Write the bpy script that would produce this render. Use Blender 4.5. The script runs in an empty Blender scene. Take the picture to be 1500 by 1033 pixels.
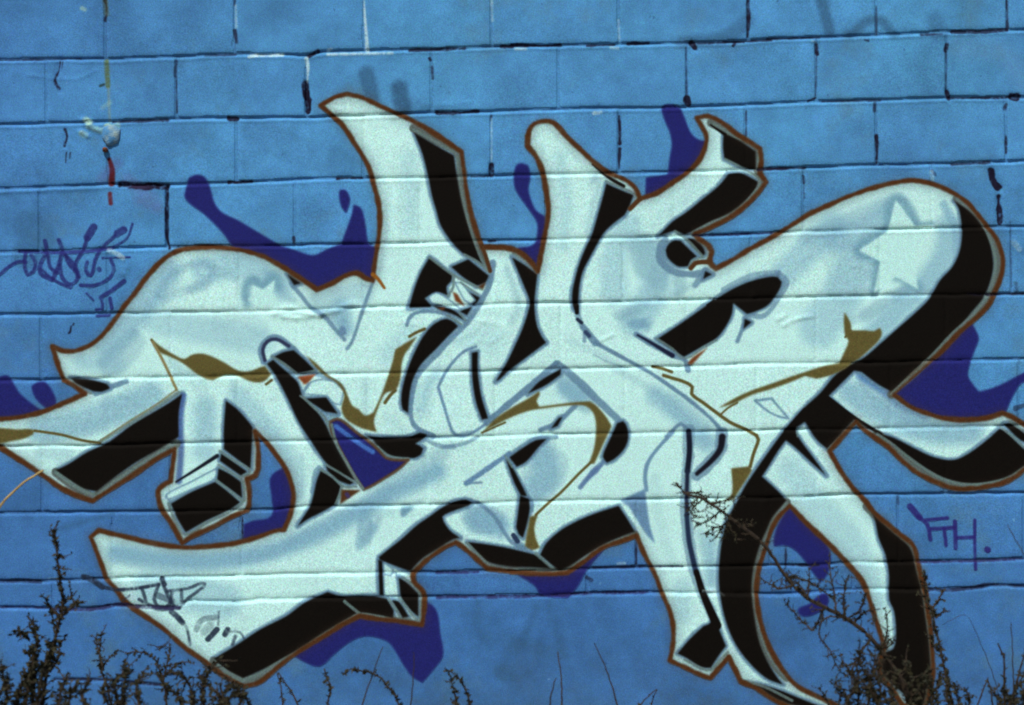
import bpy, bmesh, math, random
import numpy as np
from mathutils import Vector, Matrix
random.seed(7)
S = 0.002128                       # metres per unit of the wall grid (a block is 188 units = 0.40 m)
GROUND_Y = 1123                    # wall-grid row where the wall meets the soil
ROLL = math.radians(1.34)          # the photographer held the camera a little off level
cr, sr = math.cos(ROLL), math.sin(ROLL)
EYE = 1.29; DIST = 4.6
def W(px, py, d=0.0):
    """wall-grid units -> world; d = metres in front of the wall"""
    dx, dy = (px-750)*S, (516.5-py)*S
    return Vector((dx*cr+dy*sr, -d, -dx*sr+dy*cr+EYE))

sc = bpy.context.scene
col = sc.collection
# camera
cam_d = bpy.data.cameras.new('camera'); cam = bpy.data.objects.new('camera', cam_d); col.objects.link(cam)
right = Vector((cr, 0, -sr)); up = Vector((sr, 0, cr)); back = Vector((0, -1, 0))
cam.matrix_world = Matrix.Translation(Vector((0, -DIST, EYE))) @ Matrix((right, up, back)).transposed().to_4x4()
cam_d.sensor_width = 36; cam_d.lens = 36*DIST/(1500*S); cam_d.clip_end = 300
cam_d.dof.use_dof = True; cam_d.dof.focus_distance = DIST; cam_d.dof.aperture_fstop = 1.3
sc.camera = cam
# daylight
SUN_EL, SUN_AZ = math.radians(56), math.radians(-20)     # azimuth: left of the wall's normal
wd = bpy.data.worlds.new('World'); sc.world = wd; wd.use_nodes = True
nt = wd.node_tree; bg = nt.nodes['Background']
sky = nt.nodes.new('ShaderNodeTexSky'); sky.sky_type = 'NISHITA'; sky.sun_disc = False
sky.sun_elevation = SUN_EL; sky.sun_rotation = math.pi+0.35; sky.air_density = 1.0; sky.dust_density = 1.5
nt.links.new(sky.outputs[0], bg.inputs[0]); bg.inputs[1].default_value = 0.08
sd = bpy.data.lights.new('sun', 'SUN'); sun = bpy.data.objects.new('sun', sd); col.objects.link(sun)
sd.energy = 4.2; sd.angle = math.radians(.6); sd.color = (1, .965, .9)
to_sun = Vector((math.sin(SUN_AZ)*math.cos(SUN_EL), -math.cos(SUN_AZ)*math.cos(SUN_EL), math.sin(SUN_EL)))
sun.rotation_euler = to_sun.to_track_quat('Z', 'Y').to_euler(); sun.location = to_sun*8
sc.view_settings.view_transform = 'Standard'; sc.view_settings.look = 'None'
sc.view_settings.exposure = 0.02; sc.view_settings.gamma = 1; sc.view_settings.use_curve_mapping = False
sc.render.engine = 'CYCLES'; sc.cycles.filter_width = 1.9
# ------------------------------------------------------------------ PAINT
# Sprayed paint is flat print on the wall: it is rasterised here from traced
# outlines (wall millimetre grid, 1 unit = 2.128 mm) into one albedo map.
TS = 1.5                       # texels per unit
TX0, TX1, TY0, TY1 = -200, 1700, -110, 1130
TW, TH = int((TX1-TX0)*TS), int((TY1-TY0)*TS)

def parse(s):
    out = []
    for tok in s.split():
        c = tok.endswith('*'); x, y = tok.rstrip('*').split(',')
        out.append((float(x), float(y), c))
    return out

def curve(s, closed=True, step=5.0):
    p = parse(s) if isinstance(s, str) else s
    n = len(p); out = []
    for i in range(n if closed else n-1):
        a, b = p[i], p[(i+1) % n]
        A = np.array(a[:2]); B = np.array(b[:2])
        if a[2] or (not closed and i == 0): Z = A-(B-A)
        else: Z = np.array(p[i-1][:2])
        if b[2] or (not closed and i == n-2): Y = B+(B-A)
        else: Y = np.array(p[(i+2) % n][:2])
        L = np.linalg.norm(B-A); m = max(1, int(L/step))
        if a[2] and b[2]: m = 1
        # limited tangents keep unevenly spaced points from overshooting
        ta = (B-Z); tb = (Y-A)
        ta = ta/(np.linalg.norm(ta)+1e-9)*L; tb = tb/(np.linalg.norm(tb)+1e-9)*L
        for k in range(m):
            t = k/m; t2 = t*t; t3 = t2*t
            out.append((2*t3-3*t2+1)*A+(t3-2*t2+t)*ta+(-2*t3+3*t2)*B+(t3-t2)*tb)
    if not closed: out.append(np.array(p[-1][:2]))
    return np.array(out)

def vnoise(h, w, cell, seed, oct=1, gain=.5):
    """smooth value noise of an h x w grid, feature size in cells, about -1..1"""
    r = np.random.RandomState(seed); tot = np.zeros((h, w), np.float32); amp = 1.; s = 0.
    for o in range(oct):
        gh, gw = int(h/cell)+3, int(w/cell)+3
        g = r.uniform(-1, 1, (gh, gw)).astype(np.float32)
        def ax(n):
            f = np.arange(n)/cell; i = f.astype(int); t = (f-i).astype(np.float32); return i, t*t*(3-2*t)
        iy, ty = ax(h); ix, tx = ax(w)
        a = g[:, ix]*(1-tx)+g[:, ix+1]*tx
        tot += amp*(a[iy]*(1-ty)[:, None]+a[iy+1]*ty[:, None]); s += amp
        amp *= gain; cell = max(1.0, cell/2)
    return tot/s

def blur(a, sig):
    if sig < .3: return a
    r = int(np.ceil(sig*2.6)); k = np.exp(-.5*(np.arange(-r, r+1)/sig)**2).astype(np.float32); k /= k.sum()
    for ax in (0, 1):
        pad = [(0, 0), (0, 0)]; pad[ax] = (r, r)
        b = np.pad(a, pad, mode='edge'); o = np.zeros_like(a); n = a.shape[ax]
        for i, kv in enumerate(k):
            o += kv*(b[i:i+n] if ax == 0 else b[:, i:i+n])
        a = o
    return a

class Canvas:
    def __init__(s):
        s.rgb = np.zeros((TH, TW, 3), np.float32); s.lab = np.zeros((TH, TW), np.uint8); s.clip = None
    def box(s, p, m):
        q = (p-np.array([TX0, TY0]))*TS
        x0 = max(0, int(q[:, 0].min()-m)); x1 = min(TW, int(q[:, 0].max()+m)+1)
        y0 = max(0, int(q[:, 1].min()-m)); y1 = min(TH, int(q[:, 1].max()+m)+1)
        return q, x0, x1, y0, y1
    def polymask(s, p, soft):
        q, x0, x1, y0, y1 = s.box(p, 4+soft*3)
        SS = 3; h, w = (y1-y0)*SS, (x1-x0)
        acc = np.zeros((h, w+1), np.float32)
        q = q-np.array([x0, y0]); q2 = np.roll(q, -1, 0)
        for (ax, ay), (bx, by) in zip(q, q2):
            ay *= SS; by *= SS
            if ay == by: continue
            sg = 1.
            if ay > by: ax, ay, bx, by = bx, by, ax, ay; sg = -1.
            r0, r1 = max(0, int(np.ceil(ay-.5))), min(h, int(np.ceil(by-.5)))
            if r1 <= r0: continue
            rr = np.arange(r0, r1); xs = ax+(rr+.5-ay)/(by-ay)*(bx-ax)
            xs = np.clip(xs, 0, w-.001); i = xs.astype(int); f = xs-i
            np.add.at(acc, (rr, i), sg*(1-f)); np.add.at(acc, (rr, np.minimum(i+1, w)), sg*f)
        m = np.clip(np.abs(np.cumsum(acc, 1))[:, :w], 0, 1).reshape(y1-y0, SS, w).mean(1)
        return blur(m, soft*TS), (x0, x1, y0, y1)
    def put(s, m, bx, col, alpha, lab, clip, rough=0):
        x0, x1, y0, y1 = bx
        if m.size == 0: return
        if clip is not None: m = m*clip[y0:y1, x0:x1]
        if rough: m = np.clip(m*(1+rough*s.rn[y0:y1, x0:x1]), 0, 1)
        a = (m*alpha)[..., None]; c = np.array(col, np.float32)/255
        s.rgb[y0:y1, x0:x1] = s.rgb[y0:y1, x0:x1]*(1-a)+c*a
        if lab is not None:
            L = s.lab[y0:y1, x0:x1]; L[m > .5] = lab
    def fill(s, pts, col, soft=1.0, alpha=1., lab=None, clip=None, closed=True):
        p = curve(pts) if isinstance(pts, str) else pts
        m, bx = s.polymask(p, soft); s.put(m, bx, col, alpha, lab, clip); return m, bx
    def stroke(s, pts, col, w, soft=1.4, alpha=1., lab=None, clip=None, closed=False, rough=0, wob=0):
        p = curve(pts, closed) if isinstance(pts, str) else pts
        if closed: p = np.vstack([p, p[:1]])
        w0, w1 = w if isinstance(w, tuple) else (w, w)
        r = (max(w0, w1)/2+soft+1)*TS
        q, x0, x1, y0, y1 = s.box(p, r+1)
        if x1 <= x0 or y1 <= y0: return
        m = np.zeros((y1-y0, x1-x0), np.float32)
        L = np.concatenate([[0], np.cumsum(np.linalg.norm(np.diff(q, axis=0), axis=1))]); L /= L[-1]+1e-9
        for i in range(len(q)-1):
            a, b = q[i]-(x0, y0), q[i+1]-(x0, y0)
            u0 = max(0, int(min(a[0], b[0])-r)); u1 = min(x1-x0, int(max(a[0], b[0])+r)+2)
            v0 = max(0, int(min(a[1], b[1])-r)); v1 = min(y1-y0, int(max(a[1], b[1])+r)+2)
            if u1 <= u0 or v1 <= v0: continue
            X = np.arange(u0, u1)[None]+.5; Y = np.arange(v0, v1)[:, None]+.5
            d = b-a; l2 = d@d+1e-9
            t = np.clip(((X-a[0])*d[0]+(Y-a[1])*d[1])/l2, 0, 1)
            dist = np.sqrt((X-a[0]-t*d[0])**2+(Y-a[1]-t*d[1])**2)/TS
            ww = (w0+(w1-w0)*(L[i]+t*(L[i+1]-L[i])))/2
            if wob: ww = ww*(1+wob*s.rw[y0+v0:y0+v1, x0+u0:x0+u1])
            c = np.clip((ww-dist)/(2*soft)+.5, 0, 1); c = c*c*(3-2*c)
            M = m[v0:v1, u0:u1]; np.maximum(M, c, out=M)
        s.put(m, (x0, x1, y0, y1), col, alpha, lab, clip, rough)
# ------------------------------------------------------------------ coursing, measured on the wall
J = [  # bed joints: (x, y) along each, top to bottom
 [(0,88),(115,86),(150,87),(255,83),(345,79),(375,80),(415,80),(450,82),(466,76),(535,74),(640,72),(720,69),(750,67),(820,67),(890,65),(1010,63),(1095,60),(1125,57),(1200,55),(1284,52),(1380,47),(1500,44)],
 [(0,182),(115,180),(167,178),(260,174),(345,173),(455,172),(560,168),(640,165),(740,163),(860,159),(970,158),(1090,154),(1196,149),(1280,147),(1388,143),(1500,143)],
 [(0,277),(100,273),(165,270),(245,271),(300,269),(367,267),(440,263),(510,261),(600,261),(700,258),(760,257),(850,255),(945,253),(1040,251),(1130,247),(1280,242),(1388,240),(1500,236)],
 [(0,370),(100,368),(170,364),(240,362),(290,361),(420,360),(450,358),(540,358),(600,356),(700,353),(780,352),(860,350),(960,347),(1040,345),(1140,341),(1200,339),(1300,336),(1450,333),(1500,332)],
 [(0,461),(80,461),(140,459),(200,459),(300,457),(370,456),(420,455),(550,450),(700,448),(740,445),(880,443),(1000,440),(1150,436),(1240,434),(1300,433),(1480,431),(1500,431)],
 [(0,558),(60,557),(180,554),(300,552),(400,549),(560,547),(700,544),(800,541),(890,539),(950,538),(1060,536),(1100,533),(1250,532),(1400,528),(1500,526)],
 [(0,654),(140,653),(260,649),(450,646),(640,641),(700,640),(800,636),(900,636),(1000,633),(1080,632),(1150,629),(1250,629),(1340,627),(1500,624)],
 [(0,752),(250,749),(400,747),(440,742),(560,741),(700,738),(750,735),(900,733),(980,731),(1150,729),(1220,725),(1350,724),(1500,722)],
 [(0,851),(60,852),(120,850),(200,846),(320,845),(420,841),(500,840),(640,839),(700,837),(820,836),(870,833),(950,831),(1200,828),(1240,824),(1360,823),(1500,819)],
 [(0,890),(130,892),(170,887),(200,888),(260,891),(272,880),(360,882),(370,879),(450,877),(630,874),(800,873),(870,869),(950,868),(1020,869),(1150,871),(1260,863),(1380,864),(1440,861),(1465,857),(1500,859)],
]
V = [  # head joints of each course: (x, depth factor)
 [(155,1.0),(344,1.1),(533,.9),(720,.7),(907,.7),(1096,1.2),(1284,1.0),(1476,1.2)],
 [(68,.5),(258,.9),(449,1.3),(633,.6),(819,.6),(1006,.9),(1196,1.2),(1387,1.2)],
 [(159,.5),(347,.7),(533,.5),(720,.9),(907,1.2),(1093,.6),(1284,1.0),(1474,1.0)],
 [(58,.5),(245,1.4),(432,.5),(614,.35),(800,.3),(987,.4),(1177,.7),(1365,.5)],
 [(158,.4),(350,.4),(532,.5),(720,.3),(912,.5),(1100,.6),(1288,.35),(1482,.6)],
 [(60,.4),(250,.4),(437,.4),(622,.3),(821,.6),(1005,.35),(1195,.5),(1385,.5)],
 [(160,.4),(347,.4),(538,.5),(725,.4),(915,.4),(1108,.6),(1304,.5),(1493,.8)],
 [(62,.4),(250,.45),(437,.35),(625,.4),(815,.35),(1003,.4),(1195,.4),(1385,.4)],
 [(165,.4),(354,.9),(545,.4),(738,.5),(932,.7),(1128,.5),(1316,.6),(1500,.4)],
 [(78,.4),(466,.3),(860,.5),(1250,.3)],
]
JX = np.arange(-1200, 2701, 4.)
def jline(pts, seed):
    x = np.array([p[0] for p in pts]); y = np.array([p[1] for p in pts]); sl = (y[-1]-y[0])/1500
    o = np.interp(JX, x, y); o = np.where(JX < 0, y[0]+sl*JX, np.where(JX > 1500, y[-1]+sl*(JX-1500), o))
    k = np.ones(7)/7; o = np.convolve(np.pad(o, 3, 'edge'), k, 'valid')
    return o+.7*vnoise(1, len(JX), 5, seed, 2)[0]
JY = [jline(p, 40+i) for i, p in enumerate(J)]
for q in range(5): JY.insert(0, JY[0]-95.2)
NB = 5                                       # courses above the measured ones
pat = [[(155+188.5*i, .9) for i in range(8)], [(66+188.5*i, .9) for i in range(8)]]
V = [pat[(NB-k) % 2] for k in range(NB)]+V
def heads(c):
    v = list(V[c]); st = 188.4 if len(v) > 4 else 390
    while v[0][0] > -1000: v.insert(0, (v[0][0]-st, .6))
    while v[-1][0] < 2500: v.append((v[-1][0]+st, .6))
    return v
HEADS = [heads(c) for c in range(len(V))]     # course c lies above joint c

WALL, FACE, DEPTH, LINE, CLOUD, OLIVE, TAG_A, TAG_B, TAG_C = range(9)
BLUE=(74,137,186); MINT=(187,233,229); BLK=(13,10,7); BROWN=(76,49,27); PUR=(32,35,102)
OLV=(90,83,45); FR=(92,128,154); STEEL=(100,128,128); ORG=(124,66,36)

SIL = ("470,155* 490,143 509,138* 530,143 562,158 600,175 640,198 676,223* 680,252 684,284 692,320 703,354 706,362* 740,363 758,368 776,382 788,397* "
"793,370 798,345 802,322 803,305 800,280 797,262 792,245 784,228 773,214* 773,200 778,186 788,179 805,178 815,183 828,198 850,219 873,240 895,255 915,263 930,275 938,291* "
"960,284 985,268 1005,254 1020,240 1032,219 1035,200 1028,185 1021,173* 1037,170 1058,180 1080,197 1100,209 1113,218* 1115,235 1113,254* 1122,267* 1113,280 1096,298 1075,315 1048,330 1018,343* "
"1024,350 1038,360 1042,368 1040,384 1049,393* 1076,379 1100,364 1126,350 1150,336 1170,323 1185,314 1200,307 1220,298 1238,290 1270,278 1300,270 1325,265 1345,265 1370,271 1395,282 1416,296 1432,314 "
"1447,333 1458,348 1467,369 1469,388 1465,409 1457,429 1448,447 1430,466 1415,478 1398,494 1376,518 1360,531 1338,550 1308,577* 1315,582 1330,594 1356,605 1385,613 1415,615 1445,612 1468,605* 1480,610 1500,622 1528,642* "
"1520,668 1500,688 1480,703 1450,712 1420,716 1395,715 1370,706 1344,693 1322,676 1300,654 1280,640 1264,628 1254,618* 1238,635 1215,661* 1232,691 1250,716 1263,729 1280,750 1300,768 1317,782 1337,798 "
"1343,815 1347,835 1354,861 1358,890 1362,918 1365,951 1366,990 1355,1036* 1322,1034* 1305,1008 1288,985 1291,960 1295,947* 1288,925 1281,903 1273,878 1263,852 1246,831 1229,812 1207,790 1192,777 1175,760 1157,741* "
"1140,758 1129,779 1121,803 1112,832 1108,864 1110,893 1117,923 1131,956 1148,984 1168,1005 1195,1019 1230,1035 1270,1048* 1290,1062* 1200,1055 1160,1037 1133,1025 1109,1009 1085,998* 1067,962* 1054,977 1040,993* "
"1028,989 998,975 981,967* 985,948 986,922 982,898 970,870 959,840 946,816 932,785* 910,793 886,801 853,824 831,839* 809,841 777,840 745,837 714,833* 696,817 679,802 668,795* 650,803 625,821 606,839* "
"606,851 620,867 622,875 620,905 618,915* 590,910 557,907 527,902* 508,911 466,937 437,955 412,973 380,999 358,1005* 328,990 296,966 266,944 240,921 203,896 182,880 172,866 155,847* 147,822 139,802 133,787* 145,777* "
"165,782 200,790 230,797 270,802 310,800 348,795 380,786 402,778 416,776* 426,752 430,727 426,705 418,686 404,666 390,648 374,632* 378,658 378,688 374,697 362,702* 365,718 365,740 362,748* 340,757 310,773 280,787 267,796* "
"252,768 236,744 232,720 238,712 250,705* 252,688 256,658* 230,672 200,693 170,712 136,734* 115,727 90,715 67,699 46,685 20,668 0,655 -30,636* -30,616* 0,614 30,611 60,604 90,592 124,577* 108,565 93,557* 86,538 77,508* "
"96,515 120,511 140,500 158,482 174,460 186,444 200,427 212,410 231,388 250,373 270,365 310,362 350,366 386,376 415,392 440,408 464,424* 485,416 506,404 523,400 535,407 546,411* 549,385 553,360 556,335 556,310 554,295 548,273 543,254 535,235 520,211 501,183 485,168")

HOLE = "484,618* 494,614 505,619 520,632 538,645 554,659 566,671 580,674 598,674* 584,687 564,700 544,712 533,717* 520,698 506,673 493,648 486,632"

BLACKS = [
"606,194* 640,214 665,228* 669,256 675,290 683,322 689,340 696,359 704,379 708,388* 680,373* 668,362 656,347 645,329 639,308 633,288 627,258 619,226 610,203",
"661,391* 686,380* 716,404* 711,414 698,419* 678,406",
"629,377* 663,403* 661,412 654,420 656,433* 640,428 622,437* 630,446* 632,450* 599,451* 607,423 616,400",
"632,448* 655,450 672,460 681,470* 667,462 648,455*",
"681,425* 703,436* 699,443 693,447*",
"673,456* 692,449* 684,462*",
"646,469 654,467 665,472 671,478* 656,493 639,511 620,530 611,543 603,562 599,587 598,605* 590,600 588,580 592,558 599,536 608,515 618,496 632,478",
"536,638* 560,641 600,640 615,634 626,637* 620,643 608,650* 620,657 617,666 607,671* 588,671 571,667 555,655 545,643*",
"750,377* 768,388 787,402* 785,420 783,440 783,452 786,475 793,492 800,502* 784,514 760,532 742,546 732,556 726,559* 736,542 743,530 755,505 766,480 774,455 776,442 768,420 758,396",
"888,269* 908,278 928,286* 922,302 915,315* 898,328 884,342 874,359 862,381 854,397 849,417 847,440 846,457* 841,454 838,433 842,410 849,385 858,363 867,344 877,310 884,285",
"1060,195* 1085,207 1107,222* 1107,248* 1098,248 1083,243 1061,233* 1059,215",
"1067,255* 1085,254 1110,266* 1107,276 1095,291 1070,311 1038,326 1012,340* 1003,344* 988,338* 964,346* 986,324 1004,312 1030,291 1053,272",
"975,367 980,357 989,352 997,353* 1021,376* 1012,381 1008,390* 995,391 985,385 977,376",
"1004,349* 1015,350 1029,361 1033,372 1029,375* 1015,362*",
"1033,397* 1043,402* 1030,409*",
"962,497* 976,488 1000,472 1020,458 1037,446 1057,433 1076,422 1100,412 1125,406 1139,406 1145,413 1140,427 1125,447 1105,457 1094,460* 1080,449* 1074,444* 1072,460 1064,477 1050,495 1028,508 1002,523* 984,512",
"1091,467* 1101,472* 1089,482*",
"1397,294* 1418,308 1432,322 1443,339 1450,356 1454,375 1455,392 1450,415 1440,437 1422,459 1405,480 1380,506 1361,526 1338,546 1306,574* 1286,563 1262,545* 1251,543* 1230,564 1213,581* 1228,595 1247,610 1252,614* 1238,629 1212,658* 1196,644 1179,618* 1167,626* 1166,635* 1176,650 1194,674 1210,697* 1190,679 1164,655 1151,645* 1140,660 1124,686 1116,698* 1138,718 1152,733* 1147,739* "
"1132,757 1122,778 1114,796 1107,818 1102,843 1101,870 1104,900 1111,937 1121,963 1136,989 1147,1003* 1122,993 1096,969 1077,943 1064,913 1056,880 1053,850 1054,820 1058,790 1066,760 1079,736 1091,713 1106,690 1130,656 1150,629 1176,599 1201,576 1223,550 1245,534* 1264,525 1290,503 1315,481 1340,459 1361,438 1377,411 1395,391 1405,370 1409,346 1408,325 1404,305",
"1090,1000* 1112,1002 1140,1010 1170,1022 1210,1038* 1150,1030 1112,1012*",
"1285,635* 1308,641 1340,657 1366,669 1395,674 1416,666 1445,645 1464,628* 1470,630 1499,657 1516,672* 1498,684 1476,698 1446,706 1418,708 1395,704 1374,697 1350,683 1324,665 1304,650",
"1470,621* 1481,620* 1502,636 1514,650* 1495,645",
"1271,742* 1281,760 1287,788 1297,813 1302,842 1302,878 1309,895 1312,928 1308,950 1296,955* 1291,966 1290,984 1308,1003 1326,1020 1330,1034* 1352,1034* 1362,990 1361,950 1357,918 1353,890 1349,861 1342,836 1338,815 1331,800 1314,785 1297,770*",
"992,957* 1010,936 1030,917* 1038,914 1047,903* 1053,921 1063,946* 1052,961 1041,978* 1027,977 1006,964",
"906,741* 918,759 930,779* 918,783 886,797 859,813 835,829 820,836* 810,829 791,813* 800,796 821,777 846,763 872,752",
"685,794* 710,797 740,802 766,808 786,813* 800,824 807,833* 778,831 748,830 717,824 701,812*",
"692,737* 683,732 669,734 650,742 630,756 610,770 589,789 570,804 555,816* 556,820* 584,831 601,837* 618,819 643,803 664,790 674,788* 659,777 650,764 648,757 663,749 686,741*",
"741,672* 748,680 767,716 772,727* 763,726* 752,704",
"762,726* 775,731* 776,746 772,767 766,788* 760,783 756,772* 759,750",
"746,670* 766,656 785,645 801,643* 789,655 771,676 757,684*",
"904,620* 913,617 920,632 919,648 912,661 899,673 889,678* 883,669 888,655 895,640",
"691,517* 700,515* 700,545 705,580 715,613* 706,615* 697,588 692,555",
"822,540* 790,559 773,577* 800,564 821,549*",
"807,628* 819,612 824,611* 817,624*",
"401,523* 415,516 430,513* 446,527 461,542* 448,545 434,547* 416,534",
"391,533* 404,551 420,581 438,619 458,650 475,675 488,688 505,697 520,704* 517,697 505,674 492,651 486,641 476,620 462,600 443,581* 441,574 436,560 420,545 400,527*",
"477,682* 495,692 519,707* 512,710* 494,703 480,690*",
"470,689* 486,699 499,712* 496,726 490,740* 470,751 452,760 436,771* 444,758 454,742 459,726 464,704",
"447,584* 478,582* 495,606* 476,603*",
"267,577* 262,605 262,640* 238,655 200,677 170,698 142,720* 124,716 104,704 81,689* 100,680 127,663 160,647 194,622 230,601 250,589",
"331,587* 348,600 366,620 370,626 369,650 367,687* 349,674 328,658* 328,630",
"324,664* 344,678 362,691* 353,697* 340,688 322,675*",
"320,686* 336,694 353,706* 355,730* 339,718 318,703*",
"250,738* 280,721 315,706* 330,717 352,736* 336,747 302,763 272,780* 260,760",
"103,554* 130,556 157,563 161,569* 149,574 136,573* 122,567 109,560",
"313,965* 349,943 381,922 420,902 446,883 480,867* 499,873 547,873* 567,877* 577,894* 576,906* 556,901 526,897* 513,904 472,928 443,948 413,965 382,982 357,993* 331,980",
"554,820* 560,822* 562,848 564,872* 556,872*",
"584,846* 596,853 613,870* 613,903* 603,895 587,875*",
"574,879* 584,881 599,903* 590,905*",
"420,401* 441,415* 431,418*",
]

def paint():
    c = Canvas(); h, w = TH, TW
    c.rn = .55*vnoise(h, w, 4.5, 5)+.75*vnoise(h, w, 22, 6, 2)
    c.rw = .8*vnoise(h, w, 16, 7, 2)+.6*vnoise(h, w, 60, 8)
    # rolled-on blue ground coat: uneven coats, thin places, older grey paint showing
    n1 = vnoise(h, w, 420*TS, 11, 2); n2 = vnoise(h, w, 60*TS, 12, 3, .6); n3 = vnoise(h, w, 14*TS, 13, 2)
    b = np.array(BLUE, np.float32)/255
    f = 1+.05*n1+.12*n2+.045*n3
    c.rgb[:] = b*f[..., None]
    hue = vnoise(h, w, 170*TS, 31, 3, .6)[..., None]
    c.rgb[:] += hue*np.array((.006, .022, .004), np.float32)
    # light falloff to the lower and left corners painted in as deeper blue
    yy = (np.arange(h)/TS+TY0)[:, None]; xx = (np.arange(w)/TS+TX0)[None]
    low = 1/(1+np.exp(-(yy-640+70*n1+50*n2-.10*(xx-750))/70)); left = 1/(1+np.exp((xx-230+90*n1+60*n2)/80)); low = np.clip(low+.6*left*(1-low), 0, 1)[..., None]
    deep = np.array((58,103,162), np.float32)/255*f[..., None]
    c.rgb[:] = c.rgb*(1-.78*low)+deep*.78*low
    thin = np.clip(vnoise(h, w, 90*TS, 21, 5, .68)*2.1-.4, 0, 1)[..., None]
    c.rgb[:] = c.rgb*(1-.5*thin)+np.array((84,120,138), np.float32)/255*.5*thin
    # old smudges and buffed-over shapes under the blue
    SM = (48,84,116)
    for s, w_, al in (("536,108 542,128 545,148",22,.62), ("585,130 587,146 592,158",24,.8), ("1000,62 1060,55 1095,30",20,.42), ("1204,0 1208,20 1216,46",16,.62),
                      ("1245,50 1283,28 1310,50",13,.55), ("1370,30 1375,50",24,.3), ("785,890 775,915 765,938",12,.32), ("805,890 815,920 822,950",14,.22), ("715,935 770,945 830,958",18,.22),
                      ("735,985 745,990",22,.4), ("700,880 700,920 716,950",12,.2), ("80,776 110,768 165,752",7,.45), ("40,330 60,350 40,372",44,.36), ("375,190 420,215 500,240",44,.18),
                      ("55,250 66,262",14,.25), ("640,440 660,445",6,.1), ("1415,330 1500,360",20,.16), ("1025,860 1000,900",6,.0), ("600,150 650,160",10,.15)):
        c.stroke(s, SM, w_, soft=6, alpha=al, rough=.3)
    fl = np.clip((yy-960-60*n2-40*n1)/150, 0, 1)[..., None]*np.clip(.55+.6*vnoise(h, w, 24, 51, 3, .6), 0, 1)[..., None]
    c.rgb[:] = c.rgb*(1-.45*fl)+np.array((70,84,92), np.float32)/255*.45*fl      # soil splashed on the base
    c.stroke("1405,70 1470,80 1500,120", (100,140,176), 30, soft=12, alpha=.25, rough=.3)
    # shadow lines of the joints painted into the colour; pin holes in the pores
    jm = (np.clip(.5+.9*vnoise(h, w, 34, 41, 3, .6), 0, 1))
    joint_shade = (50, 84, 128)
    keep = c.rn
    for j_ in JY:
        k_ = (JX > TX0-8) & (JX < TX1+8); c.stroke(np.stack([JX[k_], j_[k_]-.4], 1), joint_shade, 2.4, soft=1.0, alpha=.8, clip=jm)
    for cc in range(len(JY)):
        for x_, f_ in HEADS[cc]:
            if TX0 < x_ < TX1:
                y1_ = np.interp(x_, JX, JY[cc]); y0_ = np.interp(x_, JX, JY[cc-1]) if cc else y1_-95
                c.stroke(np.array([(x_, y0_), (x_+.7, (y0_+y1_)/2), (x_, y1_)]), joint_shade, 1.8, soft=1.0, alpha=.55*min(1, f_), clip=jm)
    q = np.random.RandomState(9)
    for _ in range(420):
        x_, y_ = q.uniform(TX0, TX1), q.uniform(TY0, TY1); r_ = q.uniform(.5, 2.6); c.stroke(np.array([(x_, y_), (x_+q.uniform(-2, 2), y_+q.uniform(-2, 2))]), (44, 74, 110) if q.rand() < .75 else (130, 176, 200), r_, soft=.8, alpha=q.uniform(.15, .6))
    # violet clouds
    for p in ("277,260 286,256 298,258 304,266 309,279 314,297 325,311 349,323 386,345 412,360 434,367 459,374 477,366 500,357* 508,335 515,315 518,300* 528,304 533,316 537,340 541,358 556,362* 550,412* 523,406 464,430* 415,398 350,372 340,362* 326,341 300,315 271,291 273,274",
              "498,278 506,278 513,291 511,303 507,313* 500,303 497,290",
              "755,244 764,239 773,242 777,259 774,276 777,290 785,308 799,317* 800,350* 793,395* 780,387 762,370 758,363* 782,358 787,340 786,325 773,305 759,285 753,271",
              "970,156 985,153 997,158* 1004,175 1013,196 1027,206 1040,205* 1034,222 1018,246 1002,260 960,290 945,294* 946,260* 978,256* 981,230 984,212 981,194 972,172",
              "1422,470* 1430,485 1434,496 1428,513 1420,536 1418,551 1425,563 1434,574* 1460,566 1500,546 1560,520* 1560,560* 1500,560 1488,573 1477,595 1472,608* 1440,615 1385,615 1330,597 1305,580* 1340,553 1380,513",
              "-40,560* 0,552 11,550 20,562 30,577 52,595 64,603* 30,613 0,615 -40,620*",
              "46,566 64,559 78,575 82,592 72,602* 54,586 48,575",
              "417,684* 399,695 395,705 398,730 397,756 370,763 357,768* 356,796* 395,784 418,778* 430,750 432,720 424,700",
              "620,880* 633,886 641,898 645,928 649,960 635,981 619,1000* 604,991 590,972 577,950 567,939 538,932 515,939 489,959 469,976 447,970 430,960* 466,936 527,900 618,910*",
              "758,842* 784,859 792,872 832,876* 846,860 858,838 870,822 886,804* 855,818* 835,834* 790,838",
              "1155,742* 1140,768 1133,790 1134,801* 1148,799 1163,805 1179,822 1190,838 1202,853* 1212,842 1217,815 1208,792 1180,762",
              "1168,893 1186,884 1199,872 1211,870 1212,886 1195,899 1176,903"):
        c.fill(p, PUR, 1.3, lab=CLOUD)
    c.fill(HOLE, PUR, .8, lab=CLOUD)
    # silhouette
    sp = curve(SIL); hp = curve(HOLE)
    m, (x0, x1, y0, y1) = c.polymask(sp, .9)
    clip = np.zeros((h, w), np.float32); clip[y0:y1, x0:x1] = m
    mh, (a0, a1, b0, b1) = c.polymask(hp, .9); clip[b0:b1, a0:a1] *= 1-mh
    face = np.array(MINT, np.float32)/255*(1+.012*n1+.022*n2+.012*n3)[..., None]
    a = clip[..., None]; c.rgb[:] = c.rgb*(1-a)+face*a; c.lab[clip > .5] = FACE
    K = dict(clip=clip)
    # soft inside shading sprayed on the letter faces
    SH = (134,176,190)
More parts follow.
